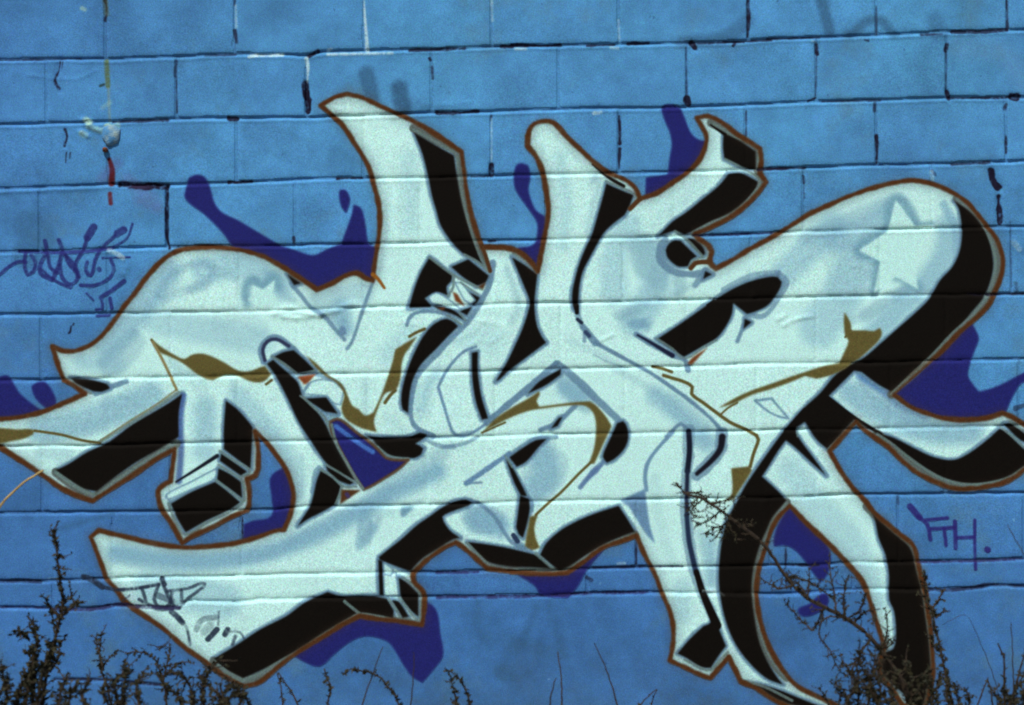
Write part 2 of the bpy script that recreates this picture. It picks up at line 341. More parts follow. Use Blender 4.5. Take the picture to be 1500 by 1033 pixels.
    def sh(s, w_, al, soft=5.5, col=SH): c.stroke(s, col, w_*1.35, soft=soft, alpha=al*.9, clip=clip, rough=.12)
    for s, w_, al in (("1180,350 1225,330 1265,312 1311,294",16,.6), ("1306,336 1309,312 1311,293 1318,289 1330,302 1344,330",8,.8), ("1297,349 1280,354 1256,366",7,.75), ("1258,368 1285,382 1288,400 1281,428",9,.75),
                      ("1341,417 1326,423 1312,432",9,.8), ("1352,330 1365,328",4,.6), ("1268,462 1300,440 1345,420",14,.6), ("1250,470 1290,450",10,.4), ("1220,360 1240,390 1235,420",40,.3), ("1275,400 1285,392",12,.5),
                      ("232,432 245,408 268,392 298,386 315,396 305,410 280,424",9,.7), ("240,440 270,425 300,420",10,.45), ("358,436 362,418 372,410 384,420 396,404 388,398",7,.75), ("408,405 415,430 430,440",8,.5),
                      ("330,400 345,410",8,.3), ("372,414 384,410 398,404",9,.5),
                      ("150,530 168,512 195,488",12,.7), ("160,538 180,528 200,500",20,.5), ("215,455 240,430",12,.3), ("470,440 500,436 530,430",26,.5), ("478,462 498,470 503,486",12,.7),
                      ("930,352 955,362 968,395 960,418",22,.35), ("958,395 962,416 975,400",8,.5), ("995,405 995,435",10,.35), ("905,462 930,455 945,447",12,.5), ("930,475 948,474",12,.7), ("945,470 949,480",6,.6),
                      ("985,432 1010,420 1045,402",6,.45), ("1000,330 1035,300 1050,280",0.1,.0), ("960,325 1000,295 1030,265",14,.2),
                      ("870,262 878,272 870,300 862,340",8,.45), ("865,270 872,258",5,.4), ("742,395 752,420 760,450 750,470",7,.5), ("564,300 563,350 556,400",5,.35),
                      ("612,565 609,590 615,615",5,.35), ("535,560 538,610",8,.25), ("565,610 590,630",10,.2),
                      ("790,620 840,600",6,.15), ("780,690 790,670 815,675 810,700 790,710",24,.45), ("690,760 705,750 725,760 712,772 695,770",16,.85), ("690,755 720,765",22,.5),
                      ("560,720 600,690 650,665",14,.5), ("420,800 460,775 520,745 570,718",12,.7), ("400,808 340,820 250,826 170,815",16,.45), ("540,745 550,762 535,790",12,.5), ("590,750 600,745",8,.6), ("540,780 560,755 575,752",6,.4), ("590,745 615,735",5,.4),
                      ("440,670 443,700 438,730",7,.45), ("615,668 680,650",10,.2), ("870,600 880,620",4,.2), ("830,562 860,590 845,580",22,.8), ("985,590 1015,615 1040,640",22,.4), ("900,540 945,565 990,592",8,.35), ("1020,650 1030,640 1035,625",10,.4),
                      ("835,500 880,520 915,540",5,.35), ("1270,560 1300,585 1340,605",22,.75), ("1330,612 1380,622 1440,622",12,.6), ("1345,620 1400,640 1430,635",18,.3), ("1290,600 1330,620",8,.25),
                      ("1280,600 1320,625 1290,628",8,.15), ("160,590 200,600 140,625 70,640",18,.35), ("60,665 100,668 90,680",14,.4), ("340,560 350,600 400,640",8,.25), ("320,470 350,460 380,480",20,.2), ("290,560 305,600 300,640",16,.25),
                      ("960,700 965,760 985,830",12,.2), ("1025,780 1035,820 1040,860",10,.45), ("890,640 880,670",3,.0), ("1180,800 1230,800",3,.0), ("620,490 560,560",3,.0)):
        if al > 0: sh(s, w_, al)
    # dirty lilac/teal variation of the fade on the lower faces
    sh("1262,548 1295,570 1322,592 1356,606", 13, .85, 5, (70,116,170))
    sh("1400,390 1402,360 1398,330 1382,300", 9, .6, 4, (104,150,180))
    c.stroke(sp, SH, 30, soft=10, alpha=.34, closed=True, clip=clip)
    TN = (122,170,192)
    for z, w_, al in (("240,400 200,450 160,500",50,.5), ("300,395 360,390 410,420",40,.4), ("230,470 330,490 380,500",40,.3), ("60,630 130,615 220,580",40,.5), ("300,600 300,660",34,.35), ("350,580 410,650 430,720",26,.35), ("170,810 280,822 380,812 470,780 560,730 640,690",26,.75), ("220,860 330,880",50,.35),
                      ("1220,330 1180,370 1150,400",40,.4), ("1230,350 1270,340 1300,320",46,.5), ("1250,400 1230,440 1200,480",60,.35), ("1390,330 1385,370 1360,410 1320,450 1280,490",34,.5), ("1245,575 1300,610 1360,632 1420,632",34,.55),
                      ("920,330 900,380 900,430",40,.3), ("950,370 960,420 930,470",44,.4), ("790,660 800,700 780,720",40,.55), ("700,760 730,770",34,.7), ("850,580 830,570",26,.6), ("960,580 1010,620 1035,650",26,.5), ("1000,860 1000,900",24,.25), ("600,490 570,520",30,.2), ("680,490 720,500",40,.15),
                      ("820,230 830,300 825,360",16,.25), ("600,230 600,330",26,.18), ("1160,690 1200,740 1250,800 1280,880",40,.25), ("500,450 505,480",24,.6), ("120,530 170,535",26,.35), ("1040,790 1045,850",18,.5), ("620,600 625,570 640,545",14,.4)):
        c.stroke(z, TN, w_, soft=11, alpha=min(.9, al*1.3), clip=clip, rough=.1)
    def star(shade, st, al=.8):
        for z, w_ in shade: c.stroke(z, (104,152,172), w_, soft=7, alpha=al, clip=clip)
        c.fill(st, (183,231,227), 1.3, clip=clip, alpha=1.)
    star([("1300,338 1312,293 1341,330", 15), ("1300,338 1256,366 1288,383", 12), ("1288,383 1279,428", 13), ("1312,408 1345,420", 8), ("1341,330 1366,327", 4)],
         "1312,293* 1340,331* 1368,330* 1338,372* 1345,424* 1312,405* 1280,430* 1289,383* 1258,367* 1300,339*", .75)
    star([("362,444 360,420 370,410 386,419 400,406 408,420", 13)], "369,418* 386,424* 403,410* 400,430* 412,446* 390,444* 376,458* 375,442* 362,440* 373,432*", .75)
    c.fill("928,350 955,352 968,380 984,400 972,404* 960,422* 946,411* 932,404 925,380", (132,178,190), 2.2, alpha=.5, clip=clip); c.fill("985,402* 1004,404 1004,432* 988,436*", (132,178,190), 1.6, alpha=.4, clip=clip)
    c.fill("532,742 545,764* 555,772* 541,795* 524,806 522,785", (112,158,182), 2.2, alpha=.6, clip=clip); c.fill("588,744* 607,741* 592,758* 587,756*", (92,136,164), 1.6, alpha=.75, clip=clip)
    c.fill("905,462 945,446 935,462 925,470 912,472", (132,178,190), 2, alpha=.5, clip=clip); c.fill("918,472 944,466* 950,480* 930,482", (112,158,182), 1.6, alpha=.6, clip=clip)
    # fringe the writer left around every black shape, then the blacks
    bl = [curve(s) for s in BLACKS]
    for p in bl: c.stroke(p, FR, 8.2, soft=2.4, alpha=.9, closed=True, clip=clip, wob=.3)
    lines = [  # blue-grey letter lines: (path, width, colour, alpha)
        ("426,415 442,434 456,451 474,462 490,481 505,498",6,FR,.8), ("546,414 536,441 526,471 516,500 508,511",5,FR,.85), ("456,452 490,456 530,448",3,FR,.4),
        ("502,483 503,487",11,(84,116,150),.7), ("722,385 719,410 708,436 693,461 676,482 660,497 640,519 620,539 608,557 602,590 603,615 613,629 634,639",8,FR,.9),
        ("596,476 600,466 608,459 625,456 646,459 661,465 674,478",5,FR,.9), ("845,459 849,470 853,478",8,FR,.7), ("855,480 864,492 872,502",10,FR,.9), ("856,500 856,485",5,FR,.7),
        ("872,502 905,520 940,539 952,546 976,562 1004,582 1030,603 1047,619 1058,632",6,FR,.95), ("870,520 890,530 910,537",3,FR,.35), ("932,490 955,504 984,520 1004,528 1008,542",9,FR,.9),
        ("697,508 677,517 655,542 642,567* 651,597 662,631 668,638 686,637 712,621",4.5,(96,132,162),.95), ("814,533 780,563 745,592 712,620",9,FR,.95),
        ("700,640 680,650 650,655",5,FR,.6), ("632,640 655,640 690,632",4,FR,.6),
        ("816,533 835,548 862,573 886,596 906,616",11,FR,.85), ("842,595 818,618 792,630",7,FR,.9), ("815,640 780,645 745,667",6,FR,.7), ("746,664 712,688 683,708",7,(92,130,165),.95), ("683,708 705,707",3,FR,.8),
        ("976,640 988,628 998,621 1008,630",5,FR,.9), ("986,633 966,654 949,678 945,700 947,718",5.5,(100,138,166),.95), ("885,676 868,692 850,714",7,(92,126,160),.95),
        ("1009,630 1009,660 1006,700 1005,750 1009,790 1015,826 1022,850 1032,875 1047,910",17,FR,.6), ("1058,634 1055,658 1040,677 1020,696",19,FR,.75),
        ("1033,397 1018,418",9,FR,.7), ("1092,470 1080,500",7,FR,.85), ("1096,462 1120,462 1145,430 1152,412 1140,401",8,FR,.7), ("1060,425 1100,404 1140,400",8,FR,.6),
        ("975,350 967,365 970,385 988,398 1010,402 1030,400",11,FR,.85), ("1106,587* 1130,584* 1141,597 1155,613* 1140,610 1124,602 1106,587*",3.5,(96,132,158),.9),
        ("386,530 383,512 390,499 405,495 421,505 445,528",9,FR,.9), ("437,553 460,548 490,558 503,570",6,FR,.8), ("443,578 452,562",5,FR,.8), ("470,606 480,612 492,606",12,FR,.7),
        ("467,685 463,690 458,720",8,FR,.7), ("185,559 165,566 140,577",7,FR,.85), ("660,742 690,734 720,752 740,782 750,795 768,803",6,FR,.85), ("692,737 700,735",4,FR,.8), ("773,730 779,735 779,748",5,FR,.9),
        ("755,788 760,798 775,806",10,FR,.8), ("244,728 280,708 318,688",5,FR,.5), ("620,640 640,652 665,655",6,FR,.6), ("1213,583 1250,613 1290,637",8,FR,.7)]
    for s, w_, col, al in lines: c.stroke(s, col, w_, soft=1.9, alpha=al, clip=clip, wob=.25)
    c.stroke("269,580 265,610 265,660 262,705", (62,92,150), 9, soft=3, alpha=.8, clip=clip)
    c.stroke("331,600 330,650", (90,130,150), 4, soft=2, alpha=.6, clip=clip)
    c.fill("908,733* 945,716* 947,735 952,769 960,797* 946,782 921,742*", (96,134,166), 1.4, lab=FACE)
    c.fill("868,688* 884,680* 876,692* 850,714*", (86,116,156), 1.2)
    c.fill("282,545* 300,549* 270,540* 245,519* 255,560* 290,553*", (150,196,204), 2, alpha=.5)
    # the grey paint left between the blacks and the contour
    bm = np.zeros((h, w), np.float32)
    for p in bl:
        m, (x0, x1, y0, y1) = c.polymask(p, .3); np.maximum(bm[y0:y1, x0:x1], m, out=bm[y0:y1, x0:x1])
    nb = np.clip(blur(bm, 4.5*TS)*4.5-.25, 0, 1)*np.clip((1-blur(clip, 5.5*TS))*4.2-.15, 0, 1)*clip
    nb = nb[..., None]*.93; c.rgb[:] = c.rgb*(1-nb)+np.array((84, 96, 92), np.float32)/255*nb
    for z in ("1402,290 1434,315 1451,344 1461,376 1460,405 1450,433 1428,462 1400,489 1366,524 1338,549 1306,578", "1152,736 1133,762 1120,790 1109,822 1103,850 1102,880 1107,912 1118,945 1132,970 1152,992", "1285,636 1306,652 1326,669 1352,688 1376,702 1398,710 1420,712 1448,710 1478,702 1500,687",
              "1270,742 1300,771 1330,795 1342,820 1350,862 1358,910 1362,950 1362,990", "82,692 104,709 124,722 138,728 170,706 200,686 238,661 258,650", "358,998 383,989 413,970 445,952 474,933 506,908 527,900 556,905 578,910 600,912", "314,968 332,984 356,998", "606,188 640,206 672,225 676,262 684,304 695,348 710,384",
              "1042,180 1076,198 1110,216 1111,252 1117,266 1096,294 1072,312 1046,326 1018,341", "700,818 718,832 748,836 800,838 838,834 900,798 930,784"):
        c.stroke(z, (80, 94, 92), 13, soft=1.6, alpha=.95, clip=clip)
    for p in bl: c.fill(p, BLK, 1.0, lab=DEPTH, clip=clip)
    def bs(s, w_, soft=1.3, col=BLK, al=1): c.stroke(s, col, w_, soft=soft, alpha=al, lab=DEPTH, clip=clip)
    bs("868,241 890,259 913,273",(3,6)); bs("1041,183 1062,197",(2,5)); bs("1009,632 1010,660 1007,690",8,1.8,(18,24,40)); bs("1007,690 1006,725 1006,755",6,2,(26,34,56)); bs("1006,755 1009,790 1014,815 1020,840",(7,8),2,(30,44,70)); bs("1020,838 1030,870 1041,896 1050,916",(8,13))
    bs("1058,640 1055,658 1041,676 1021,694",(10,6),2,(20,20,30)); bs("845,448 845,458",6); bs("846,468 852,473",5,1.2,(30,40,60)); bs("858,487 863,492",6,2,(44,60,90)); bs("934,491 955,503 985,521",(3,7),1.5,(24,30,54))
    bs("388,528 385,512 392,500 405,497 423,507",(5,5),1.6,(44,52,80)); bs("318,668 290,686 258,706",(6,3),1.4,(20,26,36)); bs("1213,583 1250,611 1290,636",(6,5)); bs("752,784 758,793",7,1.5,(40,56,84)); bs("560,700 560,700.5",.1)
    bs("1046,440 1036,447",3); bs("672,660 672,660.5",.1); bs("1150,632 1178,600",4); bs("780,445 779,455",5)
    # faces standing in front of black
    for p in ("668,415* 675,415* 695,440* 689,444* 681,439*", "629,436* 639,430 657,440 674,454* 655,449 633,443*", "446,576* 456,561* 470,557 489,560* 503,572* 498,592* 490,590 480,579*", "563,842* 579,840* 583,872* 564,872*", "563,826* 575,835* 572,842* 563,840*",
              "247,731* 245,725 280,707 316,688* 314,700 280,716*"):
        c.stroke(curve(p), FR, 4.5, soft=1.5, alpha=.8, closed=True, clip=clip)
        c.fill(p, MINT, 1.0, lab=FACE, clip=clip)
    c.stroke("1076,449 1082,470 1080,500", MINT, (3,6), soft=1.5, alpha=.0)
    # steel hairlines on the blacks
    ST = (98,124,124)
    for s, w_ in (("606,190 640,209 668,225",4), ("668,226 673,262 680,300 692,345 706,382 717,397",3.5), ("680,373 700,384 717,399",4), ("629,377 664,403 700,421 706,424",4), ("664,404 664,420 656,434",4), ("675,414 700,431",3), ("673,458 682,470",3), ("655,462 676,475",3),
                  ("752,372 770,382 787,399",4), ("888,266 912,276 932,288 925,303",3.5), ("1046,182 1075,199 1109,217 1109,250",3.5), ("1062,233 1085,245 1112,264 1106,280 1075,312 1040,327 1014,341",3.5), ("989,339 1005,350 1028,374",4), ("1030,376 1014,383 1009,392",3.5), ("1018,343 1032,352 1038,366",3),
                  ("962,496 985,511 1003,525 1030,509 1050,498",3.5), ("1402,292 1432,316 1448,345 1458,378 1456,405 1446,433 1424,462 1396,488 1362,524 1335,549 1306,578",4.5), ("1240,632 1214,657",3.5),
                  ("1152,738 1136,760 1125,784 1116,815 1108,845 1106,872 1110,905 1118,938 1132,968 1150,990 1172,1003 1200,1016",5), ("1085,996 1120,1006 1160,1026",4), ("1285,636 1306,650 1326,666 1352,685 1376,699 1398,707 1420,710 1448,708 1478,700 1500,686",4),
                  ("1466,626 1484,640 1500,655",3.5), ("1480,618 1500,632",3), ("1003,966 1028,979 1041,981 1056,965 1066,955",4), ("932,783 900,793 860,815 838,832",4), ("785,811 800,824 812,835",5), ("684,795 702,814 718,828 748,834 780,835",4),
                  ("553,655 567,667 582,671 598,672",4), ("434,547 416,533 398,522",4), ("461,543 440,548",3), ("443,581 460,597 476,612 486,636 494,652 507,676 522,702 533,716",4), ("470,688 488,699 504,713 522,713",4), ("478,681 500,694 522,708",3.5), ("501,713 496,728 491,740",3.5),
                  ("140,728 170,704 200,684 238,660 260,647",4.5), ("82,692 104,708 124,720 140,726",5), ("322,661 345,676 366,691 352,699",4), ("320,681 338,692 355,704 358,733",4), ("317,704 338,720 356,735",4), ("247,738 256,762 271,783 302,766 338,749 354,738",4.5),
                  ("262,575 230,596 190,621 145,648",5), ("103,558 120,570 133,576",3.5), ("358,996 383,986 413,968 445,950 474,931 515,906 527,900 556,904 578,909 600,911 615,908",5.5), ("314,968 332,983 356,997",5), ("505,881 526,898",4.5), ("570,878 582,895 588,908",4), ("585,876 600,895 610,908",4), ("590,846 615,868 616,905",4), ("447,584 440,580",3),
                  ("740,668 750,684",3), ("1168,640 1168,627",2)):
        c.stroke(s, ST, w_, soft=1.3, alpha=.85, clip=clip, rough=.2)
    # rim and brown contour
    ring = clip*(1-blur(clip, 4.2*TS)**1.0); rim = np.clip((clip-blur(clip, 4.0*TS))*2.3, 0, 1)*clip
    dark = c.rgb.mean(2) < .35; rm = rim*np.where(dark, .35, .8)
    c.rgb[:] = c.rgb*(1-rm[..., None])+np.array((104,142,156), np.float32)/255*rm[..., None]
    c.stroke(sp, BROWN, 19, soft=8, alpha=.13, closed=True, rough=.5)
    c.stroke(sp, BROWN, 7.4, soft=2.1, alpha=1, lab=LINE, closed=True, rough=.12, wob=.32)
    c.stroke(hp, BROWN, 4.6, soft=1.6, alpha=.8, lab=LINE, closed=True)
    c.stroke("486,622 493,650 506,674 521,700 532,716", ST, 4, soft=1.3, alpha=.9); c.stroke("1306,577 1335,551 1362,528", ST, 4, soft=1.3, alpha=.8)
    c.stroke(sp, (74,38,16), 3.0, soft=1.6, alpha=.5, closed=True, rough=.9)
    c.stroke("1040,384 1028,384 1018,386 1012,393", BROWN, 7, soft=1.5, lab=LINE)
    c.stroke("546,402 554,409 563,422", (134,84,30), (6,4), soft=1.4, lab=LINE)
    c.stroke("938,291 930,299 923,306", BROWN, 7, soft=1.5, lab=LINE); c.stroke("703,352 711,374 718,397", BROWN, 6, soft=1.5, lab=LINE)
    for p, col in (("500,717* 529,718* 498,739*", BROWN), ("1007,533* 1013,525 1038,508* 1027,520 1013,535*", (112,64,36)), ("436,552* 463,548* 452,560 446,564*", ORG), ("700,420* 712,413* 708,424*", BROWN), ("663,427* 670,431* 681,449* 667,441*", (110,60,30)), ("640,452* 652,450* 650,455*", (90,50,25))):
        c.fill(p, col, 1.2, lab=LINE)
    c.stroke("508,724 510,727", (60,50,90), 6, soft=2)
    c.stroke("492,624 510,638 530,652 546,662", (66,112,186), 7, soft=2, alpha=.9, lab=WALL)
    # olive second colour
    for p in ("222,497* 236,508 252,518 270,526 280,520 296,518 312,523 330,532 349,543 365,544 381,538 388,536* 397,549* 387,559 371,560 358,555 345,550 328,550 312,557 304,556 288,548 278,540 264,530 245,521 232,515",
              "611,493* 595,502 579,512* 575,530 566,558 558,580 547,604* 535,609 526,600 516,594 508,576 500,562 480,549 464,533 448,520* 462,538 478,552 492,560 504,578 500,598 505,612 515,620 531,628 552,633* 548,617 557,590* 565,576 580,571 587,552 588,538 592,521 601,508",
              "790,573* 775,583 750,597 725,614 706,634* 722,625 750,611 775,602 800,598 835,594 858,595 869,605 873,622 872,645 869,661 863,678* 870,680* 876,668 884,650 891,636 896,624* 886,608 872,593 864,588* 845,589 812,593 790,596* 786,588 791,578*",
              "776,757* 788,754* 783,772 785,789 791,802* 780,806 769,800* 771,785 774,770",
              "1237,457* 1246,473 1247,484* 1268,484 1281,485 1289,480 1292,487 1288,498 1273,513 1258,526* 1248,532 1240,539 1224,547 1210,552 1196,555* 1179,551* 1160,559 1130,570 1103,578 1075,591 1052,598* 1075,584 1101,572 1130,562 1152,554 1176,546 1204,537 1229,532* 1236,517 1243,499 1238,492 1236,472",
              "1071,686* 1099,683* 1101,689 1087,712 1075,731* 1061,735* 1072,723",
              "-40,626* 0,627 25,629 51,631 40,641 14,647 0,650 -40,652*"):
        c.fill(p, OLV, 1.2, lab=OLIVE)
    for s, w_ in (("600,493 610,487 622,482",4.5), ("564,590 571,580 579,572",5), ("390,563 398,557",4), ("866,677 848,694 822,721 800,740 785,754",4), ("706,634 722,627 740,619",3), ("956,537 970,540 984,545",4.5), ("972,550 988,555 1001,559 1014,567 1013,577 1030,590 1050,605 1070,619 1094,630 1108,638",5),
                  ("1108,638 1111,644 1104,664 1099,683",5), ("1056,607 1066,598 1080,590",3), ("51,631 90,637 120,645 146,649",4), ("222,498 232,512",4), ("1246,484 1238,494",3)):
        c.stroke(s, OLV, w_, soft=1.3, lab=OLIVE)
    c.stroke("224,501 239,529 250,552 259,571", (132,124,84), 4.2, soft=1.4, lab=OLIVE); c.stroke("259,571 230,592 190,617 148,645", (116,116,86), 3, soft=1.2, alpha=.8)
    # small wiped tags
    TG = (34,36,98)
    for s, w_ in (("0,403 9,394 26,384 38,384",5), ("38,370 36,386 41,403 49,398 52,384 46,374",5), ("66,353 68,370 60,386 59,400 76,410",6), ("86,352 91,366 87,386 78,408",6), ("60,394 80,411 104,422",4), ("88,388 92,408 105,417 114,404 101,386 95,372",5.5),
                  ("70,372 74,392 84,400",5), ("96,374 110,390 116,406",5),
                  ("137,333 128,348",11), ("128,348 122,366 112,384 110,396",5), ("181,337 172,342",11), ("168,346 150,363 140,380 133,404 126,396 128,384",5), ("194,328 186,349 166,362",3), ("118,418 140,418 160,408 167,395 162,380",5), ("145,394 146,396",6), ("182,412 166,424 148,436",6), ("127,430 137,440",3),
                  ("149,440 150,453 141,454",4), ("161,437 164,452",5), ("150,378 190,377",2.5), ("28,368 90,370 130,368 165,363",5), ("142,463 160,462",4)):
        c.stroke(s, TG, w_, soft=1.7, alpha=.8, lab=TAG_A, rough=.5)
    for s, w_ in (("1333,742 1347,758",9), ("1345,757 1358,768 1363,791",5.5), ("1356,762 1388,759",5), ("1364,775 1398,773",5.5), ("1383,775 1386,799",5), ("1399,764 1400,803",6), ("1403,788 1426,787",5), ("1428,762 1428,800 1429,834",4.5), ("1446,805 1447,806",9)):
        c.stroke(s, (40,32,102), w_, soft=1.6, alpha=.85, lab=TAG_B, rough=.35)
    for s, w_, al in (("122,845 134,849 150,860",8,.95), ("150,860 175,864 205,861 233,856",5,.9), ("237,848 241,856",7,.9), ("208,862 212,874 214,882 204,878",5,.8), ("232,858 226,878 234,890 248,886 252,868",5,.75), ("239,856 246,872 256,890",5,.75), ("218,886 232,892 262,890",6,.7), ("230,872 252,880",9,.5),
                      ("245,866 275,862 300,855 290,866 274,878 264,890",4.5,.75), ("266,864 266,880",5,.6), ("252,896 262,905 268,912",8,.85), ("264,906 274,920 279,944",4,.75), ("321,896 320,915",3,.5), ("318,904 296,908 288,922",8,.4), ("308,916 300,925",12,.25), ("318,922 305,936",8,.9), ("334,922 330,929",8,.9), ("345,932 341,944",5,.7), ("338,925 352,926 358,936",3,.6), ("190,872 180,880",3,.5)):
        c.stroke(s, (34,44,62), w_, soft=1.6, alpha=al, lab=TAG_C, rough=.6)
    # stains, tar in the open joints, rust under the bolt
    def dk(s, w_, al=.9, col=(24,22,40), soft=1.5): c.stroke(s, col, (w_ if w_ > 5 else w_*.85), soft=soft, alpha=al, rough=.7, wob=.8)
    for s, w_, al in (("154,0 156,12 154,30",5,.85), ("88,90 86,104 80,118 86,130",4.5,.85), ("92,91 90,103",3,.7), ("95,190 98,200 94,214",3.5,.85), ("97,224 96,238",2,.8), ("103,224 102,232",2,.7), ("344,45 346,62",5,.7), ("344,0 343,8",4,.7), ("448,122 450,140 452,162",9,1), ("452,83 460,78 466,75",5,.9),
                      ("258,90 256,112",5,.5), ("258,112 259,165",2.5,.6), ("633,98 634,115",4,.6), ("629,86 630,88",4,.8), ("720,170 718,176",4,.6), ("720,242 720,256",6.5,.95), ("907,170 908,188 908,210",5,.95), ("908,218 907,232 907,246",4,.85), ("1006,145 1008,152",7,.95), ("1005,70 1006,140",2,.5),
                      ("1013,64 1018,70",8,.95), ("1076,64 1074,67",5,.8), ("1096,0 1097,26",5,.85), ("1097,26 1095,54",4.5,.9), ("1090,62 1060,61",4,.6), ("1093,163 1093,198",2.5,.55), ("1196,66 1197,78",7.5,.95), ("1196,80 1195,140",2.5,.7), ("1195,143 1184,148",4,.8), ("1267,59 1272,60",4,.6), ("1284,10 1284,50",3,.5),
                      ("1281,152 1281,162",4,.6), ("1284,200 1285,224 1284,238",6,.95), ("1387,66 1385,74",5,.85), ("1386,76 1386,140",2.5,.6), ("1387,134 1390,144",6,.95), ("1482,142 1490,143",9,.95), ("1474,153 1472,160",4.5,.8), ("1474,200 1474,224",5,.9), ("1475,0 1476,44",4,.75), ("1452,250 1454,262 1462,274",9,.98), ("1463,288 1464,305 1465,325",7,.95),
                      ("1365,250 1370,256",4,.4), ("1177,258 1178,268",4,.6), ("1178,268 1178,290",2,.3), ("176,269 200,273 245,272",7.5,1), ("245,274 244,300 244,345 248,364",4.5,.95), ("336,174 348,174",6,.9), ("335,267 350,267 368,266",5.5,.95), ("494,262 508,261 530,261",5,.95), ("430,348 431,357",4,.7),
                      ("355,758 355,788",3.5,.85), ("932,795 932,826",3,.8), ("1151,800 1151,828",4,.7), ("1152,838 1152,860",3,.5), ("1315,728 1316,738",4,.35), ("860,846 866,850",5,.6), ("1488,598 1500,594",6,.5), ("640,165 660,166 700,163",5.5,.85), ("1418,430 1438,432",3,.6), ("1480,325 1482,420",2,.4), ("104,478 103,486 101,488",3,.9), ("108,474 107,476",3,.9),
                      ("690,259 714,258",4,.8), ("725,353 715,353",3,.7), ("1484,350 1484,350.5",1,.1), ("1488,415 1490,425",6,.3), ("0,852 40,851 58,852",5,.6), ("1445,432 1500,430",3.5,.8), ("1110,249 1160,246",4,.8), ("750,66 790,67 820,66",5,.95), ("920,64 950,63",4.5,.85), ("600,74 660,72 680,71",5,.8), ("735,68 750,68",5,.9),
                      ("1395,47 1450,46 1474,44",5,.75), ("1350,51 1380,50",4,.7), ("1125,57 1200,55",3.5,.7), ("1205,149 1290,147",3.5,.6), ("1390,144 1480,143",4,.8), ("1125,248 1180,246",4.5,.85), ("1395,241 1450,238",4,.7), ("0,88 85,87 118,86",3,.6), ("165,179 245,176",3.5,.7), ("300,82 345,80",3,.5),
                      ("1022,64 1130,59",3,.7), ("860,67 900,66",3.5,.8)):
        dk(s, w_, al)
    dk("0,890 40,890 130,893 170,886 200,888 262,891", 5, .8, (36,32,64)); dk("80,995 160,996 200,1000 240,1003", 4, .8); dk("640,875 720,874 800,873 860,869 950,868", 4.5, .75, (36,32,70)); dk("640,839 700,838", 4, .7, (36,32,70)); dk("870,832 950,830 1000,830", 4, .7, (30,30,60)); dk("1345,824 1420,822 1500,819", 3.5, .7, (40,32,70))
    dk("1360,863 1385,865 1425,861 1450,857 1500,859", 4.5, .85, (30,36,60)); dk("1015,345 1060,344 1130,341", 3.5, .8, (24,26,60)); dk("1150,828 1200,828", 4, .8)
    c.stroke("156,90 157,108 158,126", (88,96,40), 7, soft=2, alpha=.7, rough=.5); c.stroke("154,0 156,20", (90,100,60), 8, soft=2.5, alpha=.4); c.stroke("147,126 152,124",(30,40,30),4,soft=1.5,alpha=.7); c.stroke("159,130 160,160 161,178", (120,140,130), 4, soft=2, alpha=.5)
    c.stroke("160,234 164,248 163,268", (72,16,16), (6,10), soft=2, alpha=.95, rough=.3); c.stroke("161,284 162,298", (92,28,34), 6, soft=2, alpha=.85, rough=.4); c.stroke("185,262 230,300 205,292",(120,80,130),18,soft=8,alpha=.2,rough=.6); c.stroke("150,262 170,240",(90,60,110),16,soft=7,alpha=.25)
    # pale strokes on joints and lumps, then pale filler round the bolt
    WH = (176,206,214)
    for s, w_, al in (("533,0 534,20 536,45 538,74",(2,6),.85), ("449,86 451,100 450,120",(6,2),.8), ("720,0 721,30",4,.45), ("906,30 907,58",3.5,.5), ("378,81 400,81 414,80",5,.9), ("480,80 530,79 575,78",4,.7), ("870,166 880,165",5,.6), ("720,174 720,236",2.5,.45), ("345,8 346,40",3.5,.5), ("365,83 376,81",5,.9), ("1364,252 1366,262",6,.4), ("1485,355 1493,365",8,.4),
                      ("755,72 770,72",4,.6), ("160,367 172,372 180,378",7,.6), ("895,70 905,71",4,.5), ("70,848 90,847",3,.3), ("905,826 915,825",4,.5), ("1055,868 1060,872",3,.2), ("485,72 480,74",4,.6), ("1030,866 1046,867",4,.7), ("100,510 100,511",1,.1), ("1190,60 1195,62",3,.4)):
        c.stroke(s, WH, w_, soft=1.8, alpha=al, rough=.7)
    for s, w_, al in (("126,176 131,179",9,.7), ("120,196 125,198",9,.55), ("158,187 162,196 160,202",12,.75), ("130,185 150,192 172,184",9,.4), ("120,12 124,14",5,.5), ("150,158 162,150",6,.25)):
        c.stroke(s, (170,200,170), w_, soft=2.5, alpha=al, rough=.6)
    return c
